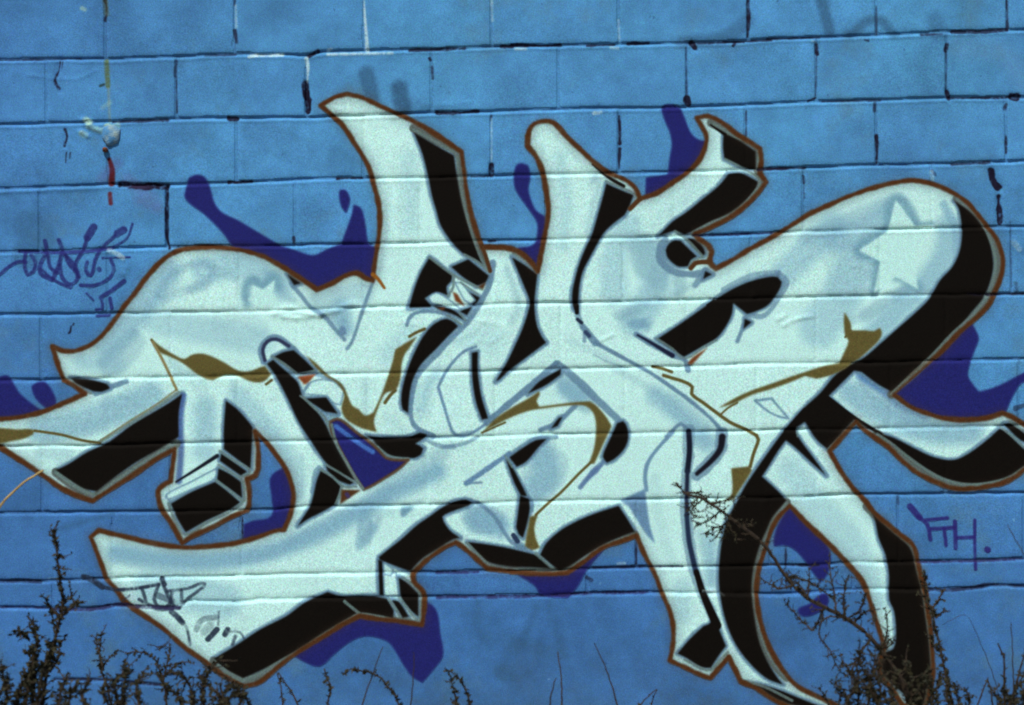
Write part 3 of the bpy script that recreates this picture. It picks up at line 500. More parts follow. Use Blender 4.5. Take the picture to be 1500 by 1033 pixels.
# ------------------------------------------------------------------ helpers
def empty(name, loc, label=None, cat=None, group=None, kind=None):
    o = bpy.data.objects.new(name, None); o.location = loc; o.empty_display_size = .1; col.objects.link(o)
    if label: o['label'] = label
    if cat: o['category'] = cat
    if group: o['group'] = group
    if kind: o['kind'] = kind
    return o
def mesh_obj(name, verts, faces, mat, parent=None, uv=None, smooth=False, label=None):
    """quads/tris given as an (n,k) array or a list"""
    me = bpy.data.meshes.new(name)
    if isinstance(faces, np.ndarray):
        n, k = faces.shape
        me.vertices.add(len(verts)); me.vertices.foreach_set('co', np.ascontiguousarray(verts, np.float32).ravel())
        me.loops.add(n*k); me.loops.foreach_set('vertex_index', faces.ravel().astype(np.int32))
        me.polygons.add(n); me.polygons.foreach_set('loop_start', (np.arange(n)*k).astype(np.int32))
        me.update(calc_edges=True)
        if uv is not None:
            l = me.uv_layers.new(name='paint'); l.data.foreach_set('uv', np.ascontiguousarray(uv[faces.ravel()], np.float32).ravel())
    else:
        me.from_pydata([tuple(v) for v in verts], [], faces); me.update()
    if smooth: me.polygons.foreach_set('use_smooth', np.ones(len(me.polygons), bool))
    me.materials.append(mat)
    o = bpy.data.objects.new(name, me); col.objects.link(o)
    if parent:
        o.parent = parent; o.matrix_parent_inverse = Matrix.Translation(-parent.location)
    if label: o['label'] = label
    return o
def mat_new(name, color, rough=.8, spec=.3):
    m = bpy.data.materials.new(name); m.use_nodes = True; b = m.node_tree.nodes['Principled BSDF']
    b.inputs['Base Color'].default_value = (*color, 1); b.inputs['Roughness'].default_value = rough
    b.inputs['Specular IOR Level'].default_value = spec
    return m, m.node_tree, b
def N(nt, t, **kw):
    n = nt.nodes.new(t)
    for k, v in kw.items():
        if k.startswith('i_'): n.inputs[k[2:].replace('_', ' ')].default_value = v
        else: setattr(n, k, v)
    return n
def noisy(name, c1, c2, scale, rough=.9, bump=.3, bscale=None, dist=.004):
    m, nt, b = mat_new(name, c1, rough)
    tc = N(nt, 'ShaderNodeTexCoord'); n = N(nt, 'ShaderNodeTexNoise'); n.inputs['Scale'].default_value = scale; n.inputs['Detail'].default_value = 6
    nt.links.new(tc.outputs['Object'], n.inputs['Vector'])
    r = N(nt, 'ShaderNodeValToRGB'); r.color_ramp.elements[0].color = (*c1, 1); r.color_ramp.elements[1].color = (*c2, 1)
    r.color_ramp.elements[0].position = .35; r.color_ramp.elements[1].position = .65
    nt.links.new(n.outputs[0], r.inputs[0]); nt.links.new(r.outputs[0], b.inputs['Base Color'])
    n2 = N(nt, 'ShaderNodeTexNoise'); n2.inputs['Scale'].default_value = bscale or scale*6; n2.inputs['Detail'].default_value = 4
    nt.links.new(tc.outputs['Object'], n2.inputs['Vector'])
    bp = N(nt, 'ShaderNodeBump'); bp.inputs['Strength'].default_value = bump; bp.inputs['Distance'].default_value = dist
    nt.links.new(n2.outputs[0], bp.inputs['Height']); nt.links.new(bp.outputs[0], b.inputs['Normal'])
    return m

# ------------------------------------------------------------------ painted masonry material
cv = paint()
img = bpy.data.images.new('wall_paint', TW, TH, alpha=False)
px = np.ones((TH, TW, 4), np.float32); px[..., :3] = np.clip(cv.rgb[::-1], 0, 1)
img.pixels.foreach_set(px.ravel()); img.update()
def paint_mat(name):
    m, nt, b = mat_new(name, (.2, .4, .6), .8, .06)
    uvn = N(nt, 'ShaderNodeUVMap'); uvn.uv_map = 'paint'
    ti = N(nt, 'ShaderNodeTexImage'); ti.image = img; ti.interpolation = 'Cubic'; ti.extension = 'EXTEND'
    nt.links.new(uvn.outputs[0], ti.inputs[0])
    tc = N(nt, 'ShaderNodeTexCoord')
    def noise(scale, det=2, rgh=.5):
        n = N(nt, 'ShaderNodeTexNoise'); n.inputs['Scale'].default_value = scale; n.inputs['Detail'].default_value = det; n.inputs['Roughness'].default_value = rgh
        nt.links.new(geo.outputs['Position'], n.inputs['Vector']); return n
    geo = N(nt, 'ShaderNodeNewGeometry')
    grain = noise(300, 2, .7); spot = noise(70, 4, .65); pit = noise(190, 2, .6)
    # sand in the paint film: per-grain lightness and a trace of hue
    mr = N(nt, 'ShaderNodeMapRange'); mr.inputs['From Min'].default_value = .3; mr.inputs['From Max'].default_value = .7
    mr.inputs['To Min'].default_value = .72; mr.inputs['To Max'].default_value = 1.28
    nt.links.new(grain.outputs[0], mr.inputs['Value'])
    mr2 = N(nt, 'ShaderNodeMapRange'); mr2.inputs['From Min'].default_value = .3; mr2.inputs['From Max'].default_value = .7
    mr2.inputs['To Min'].default_value = .93; mr2.inputs['To Max'].default_value = 1.06
    nt.links.new(spot.outputs[0], mr2.inputs['Value'])
    mu = N(nt, 'ShaderNodeMath', operation='MULTIPLY'); nt.links.new(mr.outputs[0], mu.inputs[0]); nt.links.new(mr2.outputs[0], mu.inputs[1])
    hz = N(nt, 'ShaderNodeVectorMath', operation='MULTIPLY_ADD'); hz.inputs[1].default_value = (.62, .55, .62); hz.inputs[2].default_value = (.69, .725, .69)
    nt.links.new(noise(230, 1, .6).outputs['Color'], hz.inputs[0])
    hm = N(nt, 'ShaderNodeVectorMath', operation='MULTIPLY'); nt.links.new(ti.outputs[0], hm.inputs[0]); nt.links.new(hz.outputs[0], hm.inputs[1])
    vm = N(nt, 'ShaderNodeVectorMath', operation='SCALE'); nt.links.new(hm.outputs[0], vm.inputs[0]); nt.links.new(mu.outputs[0], vm.inputs['Scale'])
    nt.links.new(vm.outputs[0], b.inputs['Base Color'])
    # pores of the concrete under the paint
    add = N(nt, 'ShaderNodeMath', operation='MULTIPLY_ADD'); add.inputs[1].default_value = .6
    nt.links.new(pit.outputs[0], add.inputs[0]); nt.links.new(grain.outputs[0], add.inputs[2])
    bp = N(nt, 'ShaderNodeBump'); bp.inputs['Strength'].default_value = .55; bp.inputs['Distance'].default_value = .0011
    nt.links.new(add.outputs[0], bp.inputs['Height']); nt.links.new(bp.outputs[0], b.inputs['Normal'])
    return m
M_PAINT = paint_mat('painted_masonry')
def plain_paint():
    m, nt, b = mat_new('rolled_blue_paint', (.07, .25, .49), .8, .06)
    geo = N(nt, 'ShaderNodeNewGeometry')
    a = N(nt, 'ShaderNodeTexNoise'); a.inputs['Scale'].default_value = 7; a.inputs['Detail'].default_value = 5
    g = N(nt, 'ShaderNodeTexNoise'); g.inputs['Scale'].default_value = 300
    for n in (a, g): nt.links.new(geo.outputs['Position'], n.inputs['Vector'])
    r = N(nt, 'ShaderNodeValToRGB'); r.color_ramp.elements[0].color = (.058, .215, .44, 1); r.color_ramp.elements[1].color = (.072, .26, .50, 1)
    r.color_ramp.elements[0].position = .3; r.color_ramp.elements[1].position = .7
    nt.links.new(a.outputs[0], r.inputs[0])
    mr = N(nt, 'ShaderNodeMapRange'); mr.inputs['From Min'].default_value = .3; mr.inputs['From Max'].default_value = .7; mr.inputs['To Min'].default_value = .72; mr.inputs['To Max'].default_value = 1.28
    nt.links.new(g.outputs[0], mr.inputs['Value'])
    vm = N(nt, 'ShaderNodeVectorMath', operation='SCALE'); nt.links.new(r.outputs[0], vm.inputs[0]); nt.links.new(mr.outputs[0], vm.inputs['Scale'])
    nt.links.new(vm.outputs[0], b.inputs['Base Color'])
    bp = N(nt, 'ShaderNodeBump'); bp.inputs['Strength'].default_value = .55; bp.inputs['Distance'].default_value = .0011
    nt.links.new(g.outputs[0], bp.inputs['Height']); nt.links.new(bp.outputs[0], b.inputs['Normal'])
    return m
M_BLUE = plain_paint()

# relief of the whole front as a height field on the wall grid
G = 2.0
gx = np.arange(TX0, TX1+.1, G); gy = np.arange(TY0, GROUND_Y+.1, G)
X, Y = np.meshgrid(gx, gy); Hh, Ww = X.shape
rs = np.random.RandomState(3)
jy = np.array([np.interp(gx, JX, j) for j in JY])          # joints x columns
course = (Y[None] > jy[:, None, :]).sum(0)                 # 0 .. nJ ; nJ = foundation
LIP = np.zeros((Hh, Ww)); D = np.zeros((Hh, Ww)); block = np.full((Hh, Ww), -1, int); joint_d = np.full((Hh, Ww), 99.)
n_w = vnoise(Hh, Ww, 10, 71, 2); n_d = vnoise(Hh, Ww, 22, 72, 3, .6); n_e = vnoise(Hh, Ww, 4, 73, 2)
for k in range(len(JY)):                                    # bed joints
    d = Y-jy[k][None]
    wid = 2.1+.5*n_w; dep = np.clip(1.0+.6*n_d, .45, 2)*(.0055 if k < len(JY)-1 else .006)
    LIP = LIP+(1.0 if k < 7 else .72 if k < 9 else .15)*(.0019+.0009*n_w)*np.exp(-((d-4.6-.6*n_d)/1.9)**2)-.0006*np.exp(-((d+4.5)/2.2)**2)
    D = np.maximum(D, dep*np.exp(-np.abs(d/wid)**2.4)); joint_d = np.minimum(joint_d, np.abs(d))
for c in range(len(JY)):
    in_c = course == c
    hs = HEADS[c]; xs = np.array([h[0] for h in hs]); fs = np.array([h[1] for h in hs])
    idx = np.searchsorted(xs, X+.8*n_w)
    block = np.where(in_c, c*100+idx, block)
    for x, f in hs:
        if x < TX0-10 or x > TX1+10: continue
        a, b_ = max(0, int((x-14-TX0)/G)), min(Ww, int((x+14-TX0)/G)+1)
        if b_ <= a: continue
        d = X[:, a:b_]-x-1.2*n_d[:, a:b_]
        wid = 1.7+.5*n_w[:, a:b_]; dep = np.clip(.9+.8*n_d[:, a:b_], .15, 2)*.0042*f
        g = np.where(in_c[:, a:b_], dep*np.exp(-np.abs(d/wid)**2.2), 0)
        D[:, a:b_] = np.maximum(D[:, a:b_], g)
        joint_d[:, a:b_] = np.where(in_c[:, a:b_], np.minimum(joint_d[:, a:b_], np.abs(d)+.001), joint_d[:, a:b_])
# each block sits a little differently
H = np.zeros((Hh, Ww))
for bid in np.unique(block[block >= 0]):
    m = block == bid; cx, cy = X[m].mean(), Y[m].mean()
    H[m] = rs.uniform(-.0011, .0011)+(X[m]-cx)/94*rs.uniform(-.0006, .0006)+(Y[m]-cy)/47*rs.uniform(-.0005, .0005)
FND = course == len(JY)
H[FND] = .0035                                               # foundation stands a touch proud
H = blur(H.astype(np.float32), .8)
H += .00035*vnoise(Hh, Ww, 26, 81, 3, .6)+.00013*vnoise(Hh, Ww, 4, 82, 2)
arris = np.exp(-(joint_d/6.)**2); H -= arris*(.0007+.0006*n_e)     # worn arrises
H += LIP-D
def ridge(pts, w_, hgt):
    global H
    p = curve(pts, False)
    d = np.full(X.shape, 99.)
    for a, b_ in zip(p[:-1], p[1:]):
        i0, i1 = int((min(a[1], b_[1])-TY0-3*w_)/G), int((max(a[1], b_[1])-TY0+3*w_)/G)+1
        k0, k1 = int((min(a[0], b_[0])-TX0-3*w_)/G), int((max(a[0], b_[0])-TX0+3*w_)/G)+1
        i0, k0 = max(i0, 0), max(k0, 0)
        XX, YY = X[i0:i1, k0:k1], Y[i0:i1, k0:k1]; v = b_-a; t = np.clip(((XX-a[0])*v[0]+(YY-a[1])*v[1])/(v@v), 0, 1)
        d[i0:i1, k0:k1] = np.minimum(d[i0:i1, k0:k1], np.hypot(XX-a[0]-t*v[0], YY-a[1]-t*v[1]))
    H = H+hgt*np.exp(-(d/w_)**2)*(1+.5*n_e)
for pts, w_, h_ in (("402,459 425,452 450,460 480,458 505,449 522,445 533,452",5,.0045), ("412,463 440,466 470,460",4,.003), ("1148,477 1165,468 1190,463",3.5,.0025), ("1140,468 1150,462",4,.002), ("880,499 898,490",2.5,.0018),
                    ("0,282 60,279 160,275",4,.002), ("160,367 170,372 185,380 180,400",7,.003), ("1365,252 1364,262",4,.004), ("1484,352 1494,364",5,.003), ("121,177 133,180",5,.007), ("119,193 128,199",4,.006), ("131,186 146,192",4,.006), ("1028,864 1046,866",3,.004),
                    ("690,505 700,498",3,.0015), ("88,88 82,118 88,134",4,-.004), ("96,190 95,214",3,-.003), ("1453,252 1466,278",6,-.006), ("1463,290 1466,325",5,-.006), ("176,270 245,273",3,-.006), ("245,275 245,360",2.5,-.005), ("448,122 452,162",4,-.006),
                    ("80,995 160,996 200,1000 240,1003",2.5,-.004), ("1196,66 1197,78",4,-.005), ("1482,142 1490,143",5,-.005), ("1013,64 1018,70",5,-.005), ("1387,134 1390,144",4,-.004), ("720,242 720,256",4,-.005),
                    ("40,110 110,116 140,104",3,.0012), ("620,155 690,150",3,.0008), ("1250,390 1300,380",3,.0008), ("560,470 620,476",3,.0008), ("700,470 740,480 720,500",5,.0012), ("660,500 700,480",5,.001)):
    ridge(pts, w_, h_)
# world positions of the grid
DX, DZ = (X-750)*S, (516.5-Y)*S
def surf(off):
    return np.stack([DX*cr+DZ*sr, -(H+off), -DX*sr+DZ*cr+EYE], -1)
P0 = surf(0.0); UVg = np.stack([(X-TX0)/(TW/TS), 1-(Y-TY0)/(TH/TS)], -1)
cell_block = block[:-1, :-1]; cyc = (Y[:-1, :-1]+G/2); cxc = (X[:-1, :-1]+G/2)
cd = (joint_d[:-1, :-1]+joint_d[1:, 1:])/2
is_mortar = (cd < 2.3) & (cell_block >= 0)
ids = np.arange(Hh*Ww).reshape(Hh, Ww)
def grid_faces(mask):
    i, j = np.nonzero(mask)
    return np.stack([ids[i, j], ids[i+1, j], ids[i+1, j+1], ids[i, j+1]], 1)
def sub(mask, P, rim=0.0):
    """the grid cells in mask as a compact mesh; rim > 0 adds sides going back that far"""
    f = grid_faces(mask); u, inv = np.unique(f.ravel(), return_inverse=True); f2 = inv.reshape(f.shape)
    v = P.reshape(-1, 3)[u]; uv = UVg.reshape(-1, 2)[u]
    if rim:
        e = np.concatenate([f2[:, [0, 1]], f2[:, [1, 2]], f2[:, [2, 3]], f2[:, [3, 0]]])
        key = e[:, 0]*10**7+e[:, 1]; rk = e[:, 1]*10**7+e[:, 0]
        be = e[~np.isin(key, rk)]; bv, binv = np.unique(be.ravel(), return_inverse=True); binv = binv.reshape(be.shape)+len(v)
        nv = v[bv].copy(); nv[:, 1] = rim
        v = np.vstack([v, nv]); uv = np.vstack([uv, uv[bv]])
        f2 = np.vstack([f2, np.stack([be[:, 1], be[:, 0], binv[:, 0], binv[:, 1]], 1)])
    return v, f2.astype(np.int64), uv

# ------------------------------------------------------------------ the wall
wall = empty('block_wall', (0, 0, 0), 'tall wall of concrete blocks rolled bright blue, dark open joints and stains', 'wall')
box_me = {}
def coarse(c, x0, x1):
    xm = (x0+x1)/2; yt = np.interp(xm, JX, JY[c-1]) if c > 0 else np.interp(xm, JX, JY[0])-95
    yb = np.interp(xm, JX, JY[c]); hw, hh = (x1-x0)/2-2.2, (yb-yt)/2-2.2; ym = (yt+yb)/2
    key = (round(hw), round(hh))
    if key not in box_me:
        a, b_, r = hw*S, hh*S, .002
        vs = [(sx*(a-q), y, sz*(b_-q)) for y, q in ((.09, 0), (r, 0), (0, r)) for sx, sz in ((-1, -1), (1, -1), (1, 1), (-1, 1))]
        fs = [(8, 9, 10, 11)]+[(l+i, l+(i+1) % 4, l+4+(i+1) % 4, l+4+i) for l in (0, 4) for i in range(4)]
        me = bpy.data.meshes.new('block'); me.from_pydata(vs, [], fs); me.update(); me.materials.append(M_BLUE); box_me[key] = me
    o = bpy.data.objects.new('block', box_me[key]); o.location = W(xm, ym, rs.uniform(-.001, .001)); col.objects.link(o); o.parent = wall
fine_ids = set()
for c in range(len(JY)):
    xs = [h[0] for h in HEADS[c]]
    for i in range(1, len(xs)):
        x0, x1 = xs[i-1], xs[i]; yb = np.interp((x0+x1)/2, JX, JY[c]); yt = np.interp((x0+x1)/2, JX, JY[c-1]) if c else yb-95
        if x1 > -4 and x0 < 1504 and yb > -4: fine_ids.add(c*100+i)
        elif x1 > -760 and x0 < 2260: coarse(c, x0, x1)
fine = np.isin(cell_block, list(fine_ids))
for bid in sorted(fine_ids):
    m = (cell_block == bid) & ~is_mortar
    if not m.any(): continue
    v, f, uv = sub(m, P0, .09); mesh_obj('block', v, f, M_PAINT, wall, uv, True)
mm = is_mortar & fine
grow = is_mortar.copy()
v, f, uv = sub(is_mortar, P0); mo = mesh_obj('mortar', v, f, M_PAINT, wall, uv, True); mo['kind'] = 'stuff'
# foundation under the block courses, and the same beyond the picture
v, f, uv = sub((cell_block < 0), P0, .09); mesh_obj('foundation', v, f, M_PAINT, wall, uv, True, 'smooth rendered blue foundation band below the blocks')
def slab(name, x0, x1, y0, y1, d, mat, parent):
    c_ = [W(x0, y0, d), W(x1, y0, d), W(x1, y1, d), W(x0, y1, d)]; b_ = [p+Vector((0, .09, 0)) for p in c_]
    return mesh_obj(name, c_+b_, [(3, 2, 1, 0), (4, 5, 1, 0), (5, 6, 2, 1), (6, 7, 3, 2), (7, 4, 0, 3)], mat, parent)
for x0, x1 in ((-760, TX0), (TX1, 2260)): slab('foundation', x0, x1, 882 if x0 < 0 else 850, GROUND_Y+30, -.001, M_BLUE, wall)
# mortar bed behind the plain blocks, and the wall's core
bk = [W(x, y, -.007) for x, y in ((-760, -500), (2260, -560), (2260, 870), (-760, 920))]; r_ = 0
slab('mortar_bed', -760, TX0+4, -520, 915, -.006, M_BLUE, wall); slab('mortar_bed', TX1-4, 2260, -560, 880, -.006, M_BLUE, wall); slab('mortar_bed', TX0+4, TX1-4, -560, TY0+4, -.006, M_BLUE, wall)
core = mesh_obj('wall_core', [W(-760, -480, -.091), W(2260, -550, -.091), W(2260, 1260, -.091), W(-760, 1180, -.091), W(-760, -480, -.25), W(2260, -550, -.25), W(2260, 1260, -.25), W(-760, 1180, -.25)],
                [(3, 2, 1, 0), (4, 5, 6, 7), (0, 1, 5, 4), (1, 2, 6, 5), (3, 0, 4, 7)], M_BLUE, wall)

# ------------------------------------------------------------------ the painted piece: paint films on the masonry
lab_t = cv.lab
ci = np.clip(((cyc-TY0)*TS).astype(int), 0, TH-1); cj = np.clip(((cxc-TX0)*TS).astype(int), 0, TW-1)
L = lab_t[ci, cj].astype(int)
# shared, smoothed borders between paints: corner points on a border move to the mean of their border neighbours
PX = np.stack([X, Y], -1).astype(float)
for it in range(3):
    hb = np.zeros((Hh, Ww), bool); vb = np.zeros((Hh, Ww), bool)
    hb[1:-1, :-1] = L[1:, :] != L[:-1, :]           # edge (i,j)-(i,j+1)
    vb[:-1, 1:-1] = L[:, 1:] != L[:, :-1]           # edge (i,j)-(i+1,j)
    acc = np.zeros_like(PX); cnt = np.zeros((Hh, Ww))
    acc[:, :-1] += PX[:, 1:]*hb[:, :-1, None]; cnt[:, :-1] += hb[:, :-1]
    acc[:, 1:] += PX[:, :-1]*hb[:, :-1, None]; cnt[:, 1:] += hb[:, :-1]
    acc[:-1] += PX[1:]*vb[:-1, :, None]; cnt[:-1] += vb[:-1]
    acc[1:] += PX[:-1]*vb[:-1, :, None]; cnt[1:] += vb[:-1]
    ok = cnt == 2
    new = PX.copy(); new[ok] = .5*PX[ok]+.5*acc[ok]/cnt[ok][:, None]; PX = new
def Hat(px_, py_):
    fx = np.clip((px_-TX0)/G, 0, Ww-1.001); fy = np.clip((py_-TY0)/G, 0, Hh-1.001); i = fy.astype(int); j = fx.astype(int); a = fy-i; b_ = fx-j
    return H[i, j]*(1-a)*(1-b_)+H[i+1, j]*a*(1-b_)+H[i, j+1]*(1-a)*b_+H[i+1, j+1]*a*b_
Xs, Ys = PX[..., 0], PX[..., 1]; dxs, dzs = (Xs-750)*S, (516.5-Ys)*S; Hs = Hat(Xs, Ys)
Hs = np.maximum(Hs, H)                                # never under the masonry
PF = np.stack([dxs*cr+dzs*sr, -(Hs+.0009), -dxs*sr+dzs*cr+EYE], -1)
UVs = np.stack([(Xs-TX0)/(TW/TS), 1-(Ys-TY0)/(TH/TS)], -1)
def components(mask):
    """4-connected pieces, labelled by pointer-jumping minimum propagation"""
    n = np.where(mask, np.arange(mask.size).reshape(mask.shape), -1)
    big = mask.size
    a = np.where(mask, n, big)
    while True:
        b_ = a.copy()
        for ax in (0, 1):
            for s_ in (1, -1):
                r = np.roll(a, s_, ax)
                if ax == 0: r[0 if s_ == 1 else -1] = big
                else: r[:, 0 if s_ == 1 else -1] = big
                b_ = np.where(mask, np.minimum(b_, r), big)
        flat = np.append(b_.ravel(), big)
        for _ in range(4): flat[:-1] = np.where(flat[:-1] < big, flat[flat[:-1]], big)
        b_ = flat[:-1].reshape(mask.shape)
        if (b_ == a).all(): return a
        a = b_
Pkeep, UVkeep = P0, UVg; UVg = UVs
def film(name, mask, parent, label=None):
    v, f, uv = sub(mask, PF); return mesh_obj(name, v, f, M_PAINT, parent, uv, True, label)
def films(name, lab, parent, small, labels=()):
    m = L == lab; cm = components(m); u, n = np.unique(cm[m], return_counts=True); rest = np.zeros_like(m)
    for q, k in sorted(zip(n, u), reverse=True):
        if q >= small: film(name, cm == k, parent)
        else: rest |= cm == k
    if rest.any():
        o = film(name, rest, parent); o['kind'] = 'stuff'
piece = empty('graffiti_lettering', W(740, 620), 'large mint green wildstyle graffiti lettering with black depth, brown contour and violet clouds', 'graffiti')
films('letter_face', FACE, piece, 25); films('depth_side', DEPTH, piece, 9); films('contour_line', LINE, piece, 9)
films('cloud', CLOUD, piece, 12); films('olive_accent', OLIVE, piece, 9)
for nm, lb, lab, at in (('graffiti_tag', 'small scribbled indigo tag above the left end of the big lettering', TAG_A, (90, 390)),
                        ('graffiti_tag', 'violet initials FTH with a dot, sprayed at the right under the big lettering', TAG_B, (1390, 785)),
                        ('graffiti_tag', 'thin grey marker tag scrawled over the lower left letter face', TAG_C, (250, 890))):
    m = L == lab
    if m.any():
        v, f, uv = sub(m, PF); o = mesh_obj(nm, v, f, M_PAINT, None, uv, True, lb); o['category'] = 'graffiti tag'; o['group'] = 'small graffiti tags'
UVg = UVkeep

# ------------------------------------------------------------------ rusty bolt in a lump of filler
M_RUST = noisy('rusty_iron', (.10, .03, .015), (.19, .07, .03), 120, .85, .6)
M_FILL = noisy('old_filler', (.30, .40, .36), (.07, .24, .47), 40, .9, .8, 300)
anchor = empty('wall_bolt', W(161, 200), 'rusty bolt in a lump of pale filler, streaking rust down the blue blocks', 'bolt')
def blob(name, c_, r, mat, parent, seed, sq=.55):
    bm = bmesh.new(); bmesh.ops.create_icosphere(bm, subdivisions=3, radius=1); q = random.Random(seed)
    ph = [(q.uniform(2, 9), q.uniform(0, 6), q.uniform(0, 6)) for _ in range(5)]
    for v_ in bm.verts:
        k = 1+.07*sum(math.sin(f_*v_.co.x+a)*math.cos(f_*v_.co.z+b_) for f_, a, b_ in ph); v_.co = Vector((v_.co.x*r[0]*k, v_.co.y*r[1]*k, v_.co.z*r[2]*k))+c_
    me = bpy.data.meshes.new(name); bm.to_mesh(me); bm.free(); me.materials.append(mat); me.polygons.foreach_set('use_smooth', np.ones(len(me.polygons), bool))
    o = bpy.data.objects.new(name, me); col.objects.link(o); o.parent = parent; o.matrix_parent_inverse = Matrix.Translation(-parent.location); return o
blob('filler', W(163, 198, 0), (.030, .013, .034), M_FILL, anchor, 11)
blob('bolt_head', W(155, 220, .006), (.009, .012, .008), M_RUST, anchor, 3)

# ------------------------------------------------------------------ ground
GZ = W(750, GROUND_Y).z
M_SOIL = noisy('dry_soil', (.10, .08, .055), (.20, .165, .12), 9, .95, .6, 60, .02)
nx, ny = 120, 60; gxs = np.linspace(-1, 1, nx); gys = np.linspace(0, 1, ny)
gX, gY = np.meshgrid(np.sign(gxs)*(np.abs(gxs)**2.2)*60, -(gys**2.2)*60)
gZ = GZ-.05+.03*vnoise(ny, nx, 5, 9, 3); gY = gY+.12
gV = np.stack([gX, gY, gZ], -1).reshape(-1, 3); gi = np.arange(nx*ny).reshape(ny, nx)
gF = np.stack([gi[:-1, :-1].ravel(), gi[1:, :-1].ravel(), gi[1:, 1:].ravel(), gi[:-1, 1:].ravel()], 1)
g_ = mesh_obj('ground', gV, gF, M_SOIL, None, None, True); g_['kind'] = 'structure'; g_['label'] = 'dry bare soil in front of the wall'
# ------------------------------------------------------------------ weeds, each a plant of its own
M_STEM = noisy('dry_stem', (.017, .012, .008), (.042, .028, .016), 60, .9, .3)
M_LEAF = noisy('dark_leaf', (.013, .015, .007), (.036, .032, .013), 40, .8, .3)
M_STRAW = noisy('straw', (.30, .21, .07), (.42, .31, .12), 40, .8, .3)
def PW(x, y, d):
    """point seen at wall-grid (x, y) but standing d metres in front of the wall"""
    w_ = W(x, y); c_ = Vector((0, -DIST, EYE)); return c_+(w_-c_)*((DIST-d)/DIST)
class MB:
    def __init__(s): s.v = []; s.f = []
    def tube(s, pts, r0, r1, n=5):
        k = len(s.v)
        for i, p in enumerate(pts):
            d = (pts[min(i+1, len(pts)-1)]-pts[max(i-1, 0)]).normalized(); a = d.orthogonal().normalized(); b_ = d.cross(a)
            r = r0+(r1-r0)*i/(len(pts)-1)
            for q in range(n): t = 2*math.pi*q/n; s.v.append(p+(a*math.cos(t)+b_*math.sin(t))*r)
        for i in range(len(pts)-1):
            for q in range(n): s.f.append((k+i*n+q, k+i*n+(q+1) % n, k+(i+1)*n+(q+1) % n, k+(i+1)*n+q))
    def leaf(s, p, d, L_, w_, rnd):
        d = d.normalized(); side = d.cross(Vector((rnd.uniform(-1, 1), rnd.uniform(-1, 1), rnd.uniform(-1, 1)))).normalized(); nrm = d.cross(side)
        k = len(s.v); b_ = rnd.uniform(-.3, .3)*L_
        s.v += [p, p+d*L_*.45+side*w_*.5+nrm*b_*.3, p+d*L_+nrm*b_, p+d*L_*.45-side*w_*.5+nrm*b_*.3, p+d*L_*.5+nrm*(b_*.5+w_*.15)]
        s.f += [(k, k+1, k+4), (k+1, k+2, k+4), (k+2, k+3, k+4), (k+3, k, k+4)]
def world_path(s, d, jit=0, rnd=None, d2=None):
    p = curve(s, False, 7); n = len(p); d2 = d if d2 is None else d2
    out = []
    for i, q in enumerate(p):
        dd = d+(d2-d)*i/max(1, n-1)
        out.append(PW(q[0]+(rnd.uniform(-jit, jit) if rnd else 0), q[1]+(rnd.uniform(-jit, jit) if rnd else 0), dd))
    return out
def weed(name, cat, label, paths, d, seed, group=None, r=.0022, leafy=0., leaf=(.010, .006), twig=0., twl=.03, mats=None, ground=True, spread=.02):
    """paths run from the root (first point) to the tip; the first point is carried on down to the soil"""
    d += .42; r *= 1.6; leafy *= 4.2; twig *= 1.6; leaf = (leaf[0]*1.05, leaf[1]*1.2)
    rnd = random.Random(seed); st = MB(); lf = MB(); ms, ml = mats or (M_STEM, M_LEAF)
    root = None
    for k, pt in enumerate(paths):
        rr, s, dn = (pt if isinstance(pt, tuple) else (1., pt, 1.)) if not isinstance(pt, tuple) or len(pt) == 3 else (pt[0], pt[1], 1.)
        w_ = world_path(s, d+rnd.uniform(-spread, spread), .7, rnd, d+rnd.uniform(-spread, spread))
        if ground and parse(s)[0][1] > 1000:
            b_ = w_[0].copy(); tgt = Vector((b_.x*(.9)+rnd.uniform(-.02, .02), b_.y, GZ-.03))
            w_ = [tgt+(b_-tgt)*t for t in (0, .35, .7)]+w_
        if root is None: root = Vector((w_[0].x, w_[0].y, GZ if ground else w_[0].z))
        st.tube(w_, r*rr, r*rr*.45)
        for i in range(1, len(w_)):
            seg = w_[i]-w_[i-1]
            n = leafy*dn*seg.length*100
            for _ in range(int(n)+(rnd.random() < n-int(n))):
                p = w_[i-1]+seg*rnd.random(); dr = (seg.normalized()*rnd.uniform(.0, .9)+Vector((rnd.uniform(-1, 1), rnd.uniform(-.7, .7), rnd.uniform(-.8, .8)))).normalized()
                L_ = leaf[0]*rnd.uniform(.5, 1.5); lf.leaf(p, dr, L_, leaf[1]*rnd.uniform(.6, 1.4), rnd)
            n = twig*dn*seg.length*100
            for _ in range(int(n)+(rnd.random() < n-int(n))):
                p = w_[i-1]+seg*rnd.random(); dr = (seg.normalized()*.6+Vector((rnd.uniform(-1, 1), rnd.uniform(-.5, .5), rnd.uniform(-.7, 1)))).normalized(); tl = twl*rnd.uniform(.5, 1.6)
                q = [p]; 
                for z in range(4): dr = (dr+Vector((rnd.uniform(-.35, .35), rnd.uniform(-.3, .3), rnd.uniform(-.35, .35)))).normalized(); q.append(q[-1]+dr*tl/4)
                st.tube(q, r*.5, r*.22, 4)
                for _ in range(int(3*min(1, leafy*4))+1 if leafy else 0): lf.leaf(q[rnd.randint(1, 4)], (dr+Vector((rnd.uniform(-1, 1), rnd.uniform(-1, 1), rnd.uniform(-1, 1)))).normalized(), leaf[0]*rnd.uniform(.5, 1.1), leaf[1]*rnd.uniform(.6, 1.2), rnd)
    o = empty(name, root, label, cat, group)
    mesh_obj('stem', st.v, st.f, ms, o)
    if lf.v: mesh_obj('leaves', lf.v, lf.f, ml, o)
    return o
